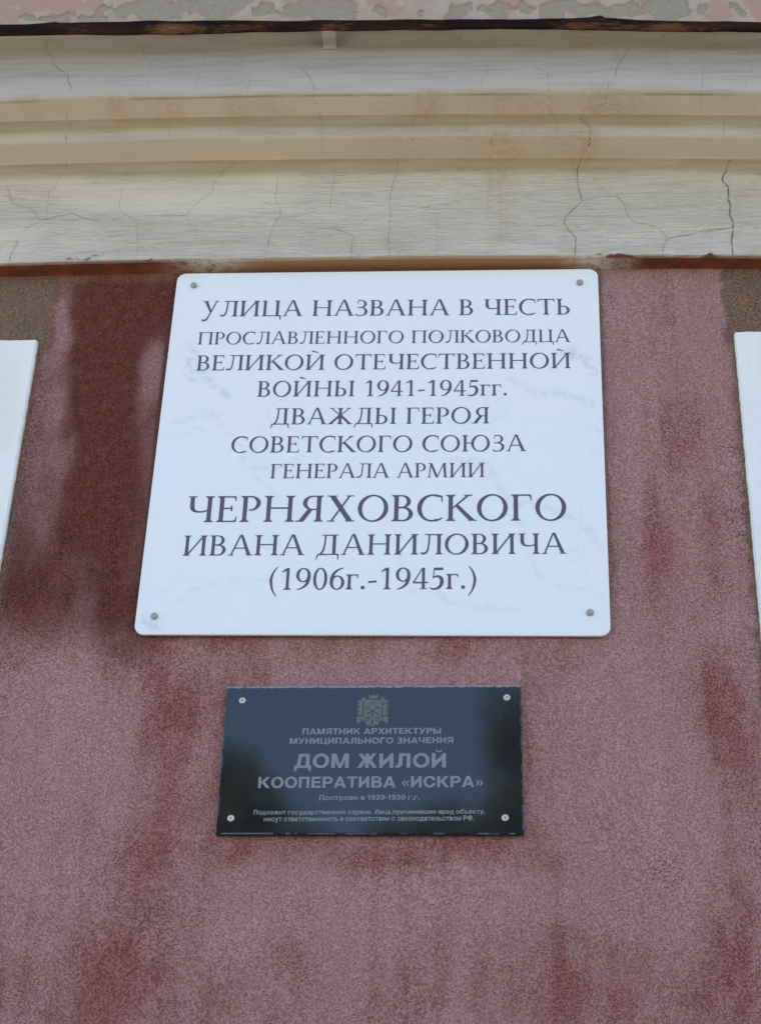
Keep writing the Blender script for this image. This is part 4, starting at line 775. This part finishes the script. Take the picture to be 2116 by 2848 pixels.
    if c in '09': 
        if c == '0': q.add(q.ring(.41, .5, .39, .515, WB, .16)); return fin(.80)
        q.add(q.ring(.41, .66, .39, .355, WB, .15)); q.T((.68, .6, .10), (.64, .3, .10), (.45, .1, .09), (.14, .12, .08)); return fin(.80)
    if c == '2': q.T((.14, .74, .10), (.25, .9, .09), (.45, .92, .09), (.64, .76, .11), (.58, .52, .10), (.36, .32, .10), (.15, .12, .09)); q.B(.04, .80, 0, .18); return fin(.80)
    if c == '3': q.T((.13, .76, .09), (.3, .92, .085), (.56, .88, .1), (.58, .64, .1), (.36, .54, .07)); q.T((.36, .54, .07), (.62, .46, .1), (.66, .22, .11), (.42, .08, .09), (.18, .12, .09), (.10, .26, .09)); return fin(.80)
    if c == '.': q.B(.05, .28, 0, .21); return q, .38
    if c == ',': q.B(.05, .28, 0, .21); q.P((.16, .05), (.28, .05), (.20, -.2), (.08, -.2)); return q, .38
    if c == '-': q.B(.04, .42, .28, .45); return q, .48
    if c in '«»':
        for o in (0, .30):
            if c == '«': q.P((.05 + o, .38), (.24 + o, .62), (.38 + o, .62), (.2 + o, .38)); q.P((.05 + o, .38), (.2 + o, .38), (.38 + o, .12), (.24 + o, .12))
            else: q.P((.36 + o, .38), (.18 + o, .62), (.04 + o, .62), (.2 + o, .38)); q.P((.36 + o, .38), (.2 + o, .38), (.04 + o, .12), (.18 + o, .12))
        return q, .76
    return g(.4), .40

def contour_mesh(q):
    """marching squares: polygons (in glyph units) where the field is below zero"""
    d = q.d; xs_, ys_ = q.x, q.y; polys = []
    ny, nx = d.shape
    ins = d < 0
    full = ins[:-1, :-1] & ins[:-1, 1:] & ins[1:, :-1] & ins[1:, 1:]
    anyi = ins[:-1, :-1] | ins[:-1, 1:] | ins[1:, :-1] | ins[1:, 1:]
    for j in range(ny - 1):
        row = full[j]; i = 0
        while i < nx - 1:
            if row[i]:
                e = i
                while e < nx - 1 and row[e]: e += 1
                polys.append([(xs_[i], ys_[j]), (xs_[e], ys_[j]), (xs_[e], ys_[j + 1]), (xs_[i], ys_[j + 1])]); i = e
            else: i += 1
    for j, i in zip(*np.nonzero(anyi & ~full)):
        c = [(xs_[i], ys_[j], d[j, i]), (xs_[i + 1], ys_[j], d[j, i + 1]), (xs_[i + 1], ys_[j + 1], d[j + 1, i + 1]), (xs_[i], ys_[j + 1], d[j + 1, i])]
        p = []
        for a in range(4):
            A, B_ = c[a], c[(a + 1) % 4]
            if A[2] < 0: p.append((A[0], A[1]))
            if (A[2] < 0) != (B_[2] < 0):
                t = A[2] / (A[2] - B_[2]); p.append((A[0] + (B_[0] - A[0]) * t, A[1] + (B_[1] - A[1]) * t))
        if len(p) >= 3: polys.append(p)
    return polys
_gc = {}
def glyph(fn, ch, res):
    key = (fn.__name__, ch, res)
    if key not in _gc:
        q, w = fn(ch, res); _gc[key] = (contour_mesh(q), w)
    return _gc[key]
def lettering(text, xl, xr, zl, zr, cap, fn, res, y, mat, parent, track=0.):
    V = []; F = []; x = 0
    lo, hi = 9e9, -9e9
    for ch in text:
        polys, w = glyph(fn, ch, res)
        for p in polys:
            F.append(tuple(range(len(V), len(V) + len(p))))
            for a, b in p: V.append((x + a, b)); lo = min(lo, x + a); hi = max(hi, x + a)
        x += w + track
    A = np.array(V); s = (xr - xl) / (hi - lo); slope = (zr - zl) / (xr - xl)
    px = xl + (A[:, 0] - lo) * s; pz = zl + (px - xl) * slope + A[:, 1] * cap
    P3 = np.stack([px, np.full(len(px), y), pz], -1)
    o = mesh_obj('lettering', P3, F, mat, parent)
    if o.data.polygons[0].normal.y > 0: o.data.flip_normals()
    return o

# ---------------------------------------------------------------- white memorial sign
def rounded(x0, x1, z0, z1, r, n=8):
    p = []
    for cx, cz, a0 in ((x1 - r, z1 - r, 0), (x0 + r, z1 - r, 90), (x0 + r, z0 + r, 180), (x1 - r, z0 + r, 270)):
        for i in range(n + 1):
            a = math.radians(a0 + 90 * i / n); p.append((cx + r * math.cos(a), cz + r * math.sin(a)))
    return p
sign = empty('memorial_sign', (0.0017, -.002, 3.2825))
tag(sign, 'large white marbled sign with violet grey serif lettering, screwed on under the cornice', 'sign')
def panel(name, outline, yf, th, mat, parent, bev, rot, c):
    bm = bmesh.new(); cs, sn = math.cos(rot), math.sin(rot)
    tr = lambda x, z: (c[0] + (x - c[0]) * cs - (z - c[1]) * sn, c[1] + (x - c[0]) * sn + (z - c[1]) * cs)
    f = [bm.verts.new((tr(x, z)[0], yf, tr(x, z)[1])) for x, z in outline]; b = [bm.verts.new((tr(x, z)[0], yf + th, tr(x, z)[1])) for x, z in outline]
    face = bm.faces.new(f); bm.faces.new(b[::-1]); n = len(f)
    for i in range(n): bm.faces.new((f[(i + 1) % n], f[i], b[i], b[(i + 1) % n]))
    bmesh.ops.recalc_face_normals(bm, faces=bm.faces)
    bmesh.ops.bevel(bm, geom=list(face.edges), offset=bev, segments=2, affect='EDGES')
    bmesh.ops.translate(bm, verts=bm.verts, vec=-Vector(parent.location))
    me = bpy.data.meshes.new(name); bm.to_mesh(me); bm.free(); me.materials.append(mat)
    return link(bpy.data.objects.new(name, me), parent)
YS = -.0145
# thin panel on a denser print sheet: the sheet carries the vein mask
pan = panel('panel', rounded(-.4705, .4740, 3.2826, 4.2085, .021), YS, .0045, M['sign'], sign, .0012, -.003, (0, 3.74))
# printed sheet with marble veining
sx_ = np.arange(-.466, .4696, .004); sz_ = np.arange(3.29, 4.2, .004)
def veins(X, Z):
    V = 0 * X
    for pts, a, wd in (
        ([(-.43, 4.00), (-.41, 3.93), (-.385, 3.95), (-.37, 3.90), (-.34, 3.87)], .8, .012), ([(-.44, 3.80), (-.38, 3.81), (-.34, 3.83)], .5, .006),
        ([(-.38, 3.83), (-.33, 3.79), (-.29, 3.74), (-.29, 3.69), (-.20, 3.68), (-.15, 3.70)], .45, .007), ([(-.30, 3.70), (-.22, 3.64), (-.20, 3.58), (-.18, 3.53)], .45, .006),
        ([(.40, 3.98), (.43, 3.97), (.455, 3.93), (.468, 3.91)], 1.1, .016), ([(.28, 3.91), (.33, 3.87), (.40, 3.86), (.46, 3.83)], .6, .010),
        ([(.10, 4.06), (.12, 4.02), (.17, 4.0), (.22, 3.98), (.28, 3.985)], .5, .006), ([(.17, 3.70), (.25, 3.66), (.27, 3.60), (.36, 3.58), (.42, 3.55), (.468, 3.48)], .5, .010),
        ([(.27, 3.60), (.30, 3.52), (.33, 3.42), (.40, 3.40), (.468, 3.36)], .4, .007), ([(.08, 3.385), (.13, 3.38), (.17, 3.35), (.24, 3.34), (.30, 3.35)], .5, .006),
        ([(-.46, 3.33), (-.44, 3.31), (-.43, 3.295)], .9, .012), ([(-.40, 3.36), (-.35, 3.39), (-.30, 3.40), (-.22, 3.395)], .3, .006), ([(-.12, 4.03), (-.08, 4.06)], .5, .008),
        ([(-.08, 3.60), (-.04, 3.52), (.02, 3.50), (.06, 3.44)], .3, .006)):
        wx = X + (fbm(X, Z, 18, o=4, seed=91) - .5) * .05; wz = Z + (fbm(X, Z, 18, o=4, seed=95) - .5) * .05
        for a_, b_ in zip(pts[:-1], pts[1:]):
            ex, ez = b_[0] - a_[0], b_[1] - a_[1]
            h = np.clip(((wx - a_[0]) * ex + (wz - a_[1]) * ez) / (ex * ex + ez * ez), 0, 1)
            dd = np.hypot(wx - a_[0] - ex * h, wz - a_[1] - ez * h)
            V = np.maximum(V, a * np.exp(-(dd / wd) ** 2))
    return V
X, Z = np.meshgrid(sx_, sz_); cr_, sr_ = math.cos(-.003), math.sin(-.003)
PX = X * cr_ - (Z - 3.74) * sr_; PZ = 3.74 + X * sr_ + (Z - 3.74) * cr_
sheet = mesh_obj('print_sheet', np.stack([PX, np.full_like(X, YS - .0003), PZ], -1), grid_faces(len(sz_), len(sx_)), M['sign'], sign)
attr(sheet, 'vein', veins(X, Z)); sheet['label'] = 'white face with faint grey marble veins'
for (t, a, b, c, d, h) in SIGN_TEXT:
    lettering(t, a, b, c, d, h, serif_glyph, 46, YS - .0008, M['ink'], sign)
def lathe(name, prof, n, c, mat, parent, axis='Y'):
    V = []; F = []
    for r, y in prof:
        for i in range(n):
            a = 2 * math.pi * i / n; V.append((c[0] + r * math.cos(a), c[1] - y, c[2] + r * math.sin(a)))
    for j in range(len(prof) - 1):
        for i in range(n): F.append((j * n + i, (j + 1) * n + i, (j + 1) * n + (i + 1) % n, j * n + (i + 1) % n))
    F.append(tuple((len(prof) - 1) * n + i for i in range(n)))
    return mesh_obj(name, V, F, mat, parent, False)
for x, z in SIGN_CAPS:
    lathe('screw_cap', [(.0072, -.001), (.0072, .004), (.0066, .0055), (.0052, .0066), (.0025, .0072), (.0001, .0073)], 24, (x, YS - .0003, z), M['cap'], sign)
# spacers behind the panel carry it off the wall
for x, z in SIGN_CAPS:
    lathe('spacer', [(.010, -.012), (.010, 0)], 16, (x, YS + .0045, z), M['cap'], sign)

# ---------------------------------------------------------------- dark plaque
plq = empty('heritage_plaque', (.0125, -.002, 2.8647))
tag(plq, 'small dark polished plaque with grey sans lettering below the white sign', 'plaque')
YP = -.0145
rot = math.radians(.45)
gx = np.linspace(-.2855, .2850, 280); gz = np.linspace(-.1528, .1528, 150)
Xl, Zl = np.meshgrid(gx, gz)
n = fbm(Xl, Zl, 60, o=3, seed=101)
# chipped outline
ex = np.minimum(Xl - gx[0], gx[-1] - Xl); ez = np.minimum(Zl - gz[0], gz[-1] - Zl)
XX = .0125 + Xl * math.cos(rot) - Zl * math.sin(rot); ZZ = 3.0180 + Xl * math.sin(rot) + Zl * math.cos(rot)
YY = np.full_like(Xl, YP); e = np.minimum(ex, ez)
YY += .0003 * (1 - sst(e, 0, .0018)) * sst(n, .35, .6)
face = mesh_obj('plaque_face', np.stack([XX, YY, ZZ], -1), grid_faces(150, 280), M['plaque'], plq)
ed = np.maximum(1.15 * (1 - sst(gz[-1] - Zl, .0015, .008)), .5 * (1 - sst(Zl - gz[0], .0008, .003)))
ed = np.maximum(ed, .55 * (1 - sst(ex, .0008, .003)))
attr(face, 'edge', ed)
face['label'] = 'dark glossy face with worn pale edge'
body = panel('plaque_body', [(-.2855 + .0125, 3.018 - .1528), (.285 + .0125, 3.018 - .1528), (.285 + .0125, 3.018 + .1528), (-.2855 + .0125, 3.018 + .1528)], YP + .0019, .0095, M['plaque'], plq, .0004, rot, (.0125, 3.018))
for (t, a, b, c, d, h) in PLAQUE_TEXT:
    lettering(t, a, b, c, d, h, sans_glyph, 30, YP - .0005, M['etch'], plq)
# coat of arms, drawn in hundredths of its width
q = Gl(8, h0=-1., h1=8.6, res=22, pad=.2)
def ml(*p):
    q.P(*p); q.P(*[(7.5 - a, b) for a, b in p])
q.B(1.65, 5.85, 1.8, 6.35)                                    # shield
q.P((2.7, 1.9), (4.8, 1.9), (3.75, .9))
q.P((2.8, 6.6), (4.7, 6.6), (4.95, 7.7), (4.3, 7.2), (3.75, 7.95), (3.2, 7.2), (2.55, 7.7))
q.P((2.8, 6.6), (4.7, 6.6), (4.95, 7.7)); q.P((2.8, 6.6), (4.7, 6.6), (2.55, 7.7)); q.P((3.2, 6.6), (4.3, 6.6), (3.75, 7.95))
ml((.55, 2.2), (1.4, 2.2), (1.4, 6.0), (.75, 5.6)); ml((.75, 5.5), (1.45, 5.6), (2.1, 7.15), (1.1, 6.9))
for yy in (2.6, 3.6, 4.6, 5.6): ml((.75, yy - .5), (1.3, yy + .1), (.1, yy + .75), (.2, yy + .2))
ml((.2, .3), (.8, -.0), (2.2, .9), (3.75, 1.2), (3.75, 1.9), (.3, 1.9)); ml((.2, .3), (.8, 0.), (.6, 1.9), (.1, 1.9))
ml((1.9, .9), (3.75, 1.5), (3.4, -.2), (2.7, -.3), (2.2, .2)); ml((2.5, -.55), (2.9, -.2), (2.3, .3))
q.T((3.3, -.7, .12), (4.1, -.1, .12)); q.T((4.2, -.7, .12), (3.4, -.1, .12))
for a, b in (((2.45, 2.55), (4.9, 4.3)), ((5.05, 2.55), (2.6, 4.3))):
    q.cut(q.stroke([(a[0], a[1], .1), (b[0], b[1], .1)]))
q.cut(q.stroke([(2.15, 3.85, .08), (2.55, 4.3, .17), (3.0, 4.5, .06)])); q.cut(q.stroke([(5.35, 3.85, .08), (4.95, 4.3, .17), (4.5, 4.5, .06)]))
q.cut(q.stroke([(3.75, 2.2, .2), (3.75, 3.1, .13)])); q.cut(q.stroke([(3.75, 4.7, .06), (3.75, 5.8, .06)])); q.cut(q.stroke([(3.3, 4.8, .05), (3.55, 5.6, .04)])); q.cut(q.stroke([(4.2, 4.8, .05), (3.95, 5.6, .04)]))
q.cut(q.poly((1.5, 1.75), (6.0, 1.75), (6.0, 1.84), (1.5, 1.84))); q.cut(q.poly((1.44, 2.2), (1.6, 2.2), (1.6, 5.6), (1.44, 5.6))); q.cut(q.poly((5.9, 2.2), (6.06, 2.2), (6.06, 5.6), (5.9, 5.6)))
for yy in (1.45, .95): q.cut(q.stroke([(.9, yy - .3, .04), (2.6, yy, .04), (4.9, yy, .04), (6.6, yy - .3, .04)]))
P_ = contour_mesh(q); V = []; F = []; s = .0616 / 7.4
for p in P_:
    F.append(tuple(range(len(V), len(V) + len(p))))
    for a, b in p:
        lx = (a - 3.75) * s; lz = (b - 3.7) * s * .98
        V.append((.0117 + lx, YP - .0005, 3.1195 + lz))
o = mesh_obj('coat_of_arms', V, F, M['emb'], plq)
if o.data.polygons[0].normal.y > 0: o.data.flip_normals()
for i, (x, z) in enumerate(PLAQUE_SCREWS):
    sc_ = lathe('screw', [(.0066, -.001), (.0066, .0008), (.0058, .0020), (.0035, .0024), (.0001, .0025)], 24, (x, YP, z), M['steel'], plq)
    a = (.35, .1, .8, .6)[i]; V = []; F = []
    for aa in (a, a + math.pi / 2):
        c_, s_ = math.cos(aa), math.sin(aa); b0 = len(V)
        for u, v in ((-.0024, -.0006), (.0024, -.0006), (.0024, .0006), (-.0024, .0006)):
            V.append((x + u * c_ - v * s_, YP - .0028 - (0.0001 if aa != a else 0), z + u * s_ + v * c_))
        F.append((b0, b0 + 1, b0 + 2, b0 + 3))
    V = [(a_[0] - plq.location.x, a_[1] - plq.location.y, a_[2] - plq.location.z) for a_ in V]
    mesh_obj('cross_slot', V, F, M['slot'], sc_)

# ---------------------------------------------------------------- street side (seen only as a reflection in the plaque)
def slab(name, x0, x1, y0, y1, z0, z1, mat):
    o = boxes(name, [(x0, x1, y0, y1, z0, z1)], mat); tag(o, kind='structure'); return o
g = mesh_obj('ground', [(-400, -400, -.14), (400, -400, -.14), (400, 400, -.14), (-400, 400, -.14)], [(0, 1, 2, 3)], M['soil']); tag(g, kind='structure')
slab('pavement', -60, 60, -6.0, .25, -.3, 0, M['paving'])
slab('kerb', -60, 60, -6.15, -6.0, -.3, .004, M['kerb'])
slab('road', -60, 60, -13.15, -6.15, -.3, -.12, M['asphalt'])

def tree(loc, h, crown, seed, label):
    rr = np.random.RandomState(seed)
    t = empty('lime_tree', loc); tag(t, label, 'tree', 'trees across the street')
    V = []; F = []
    def tube(p0, p1, r0, r1, n=8):
        p0, p1 = Vector(p0), Vector(p1); d = (p1 - p0).normalized(); u = d.orthogonal().normalized(); v = d.cross(u); b = len(V)
        for p, r in ((p0, r0), (p1, r1)):
            for i in range(n):
                a = 2 * math.pi * i / n; V.append(tuple(p + (u * math.cos(a) + v * math.sin(a)) * r))
        for i in range(n): F.append((b + i, b + (i + 1) % n, b + n + (i + 1) % n, b + n + i))
    L = Vector(loc); tube(L - Vector((0, 0, .2)), L + Vector((.1, 0, h * .4)), .24, .17); tube(L + Vector((.1, 0, h * .4)), L + Vector((0, .1, h * .8)), .17, .05)
    cl = []
    for cx, cz, rx, rz in crown:
        for _ in range(26):
            v = rr.randn(3); v /= np.linalg.norm(v); r = rr.rand() ** .4
            cl.append((cx + v[0] * rx * r, loc[1] + v[1] * rx * r * .9, cz + v[2] * rz * r, rr.uniform(.28, .6)))
    for c in cl[::5]: tube(L + Vector((0, 0, h * .42)), c[:3], .05, .012, 5)
    mesh_obj('trunk', V, F, M['bark'], t)
    C = np.array(cl); m = 150
    ctr = np.repeat(C[:, :3], m, 0); rad = np.repeat(C[:, 3], m)[:, None]
    d = rr.randn(len(ctr), 3); d /= np.linalg.norm(d, axis=1)[:, None]
    p = ctr + d * rad * rr.rand(len(ctr), 1) ** .5
    a = rr.randn(len(ctr), 3); a /= np.linalg.norm(a, axis=1)[:, None]; b = np.cross(a, rr.randn(len(ctr), 3)); b /= np.linalg.norm(b, axis=1)[:, None]
    s_ = rr.uniform(.05, .09, (len(ctr), 1))
    Q = np.stack([p - a * s_, p + b * s_ * .6, p + a * s_, p - b * s_ * .6], 1).reshape(-1, 3)
    o = mesh_obj('crown', Q, np.arange(len(Q)).reshape(-1, 4), M['leaf'], t)
    return t
tree((-6.4, -20, -.14), 13, [(-6.4, 10.6, 2.3, 2.2), (-4.6, 10.3, 1.4, 1.5), (-4.0, 11.2, .9, .9), (-7.6, 9.4, 2, 2), (-3.3, 10.7, 1.0, 1.1), (-2.7, 9.9, .9, 1.0)], 3, 'broad leafy tree across the street, mirrored at the left of the plaque')
tree((2.6, -20.5, -.14), 14, [(2.4, 11.4, 2.2, 2.4), (1.0, 12.6, .9, .9), (.7, 11.0, .8, .7), (3.6, 9.6, 2.2, 2.2), (.1, 10.8, .9, .8), (-.8, 10.7, .7, .55), (.9, 12.0, .6, .5)], 5, 'tall leafy tree across the street, mirrored at the right of the plaque')
tree((-1.6, -27, -.14), 13.4, [(-1.6, 11.3, 2.2, 2.1), (-4.2, 11.2, 2.2, 2.1), (1.2, 12.0, 2.2, 2.1), (.2, 13.4, 1.3, 1.0)], 8, 'far leafy tree across the street, mirrored along the foot of the plaque')
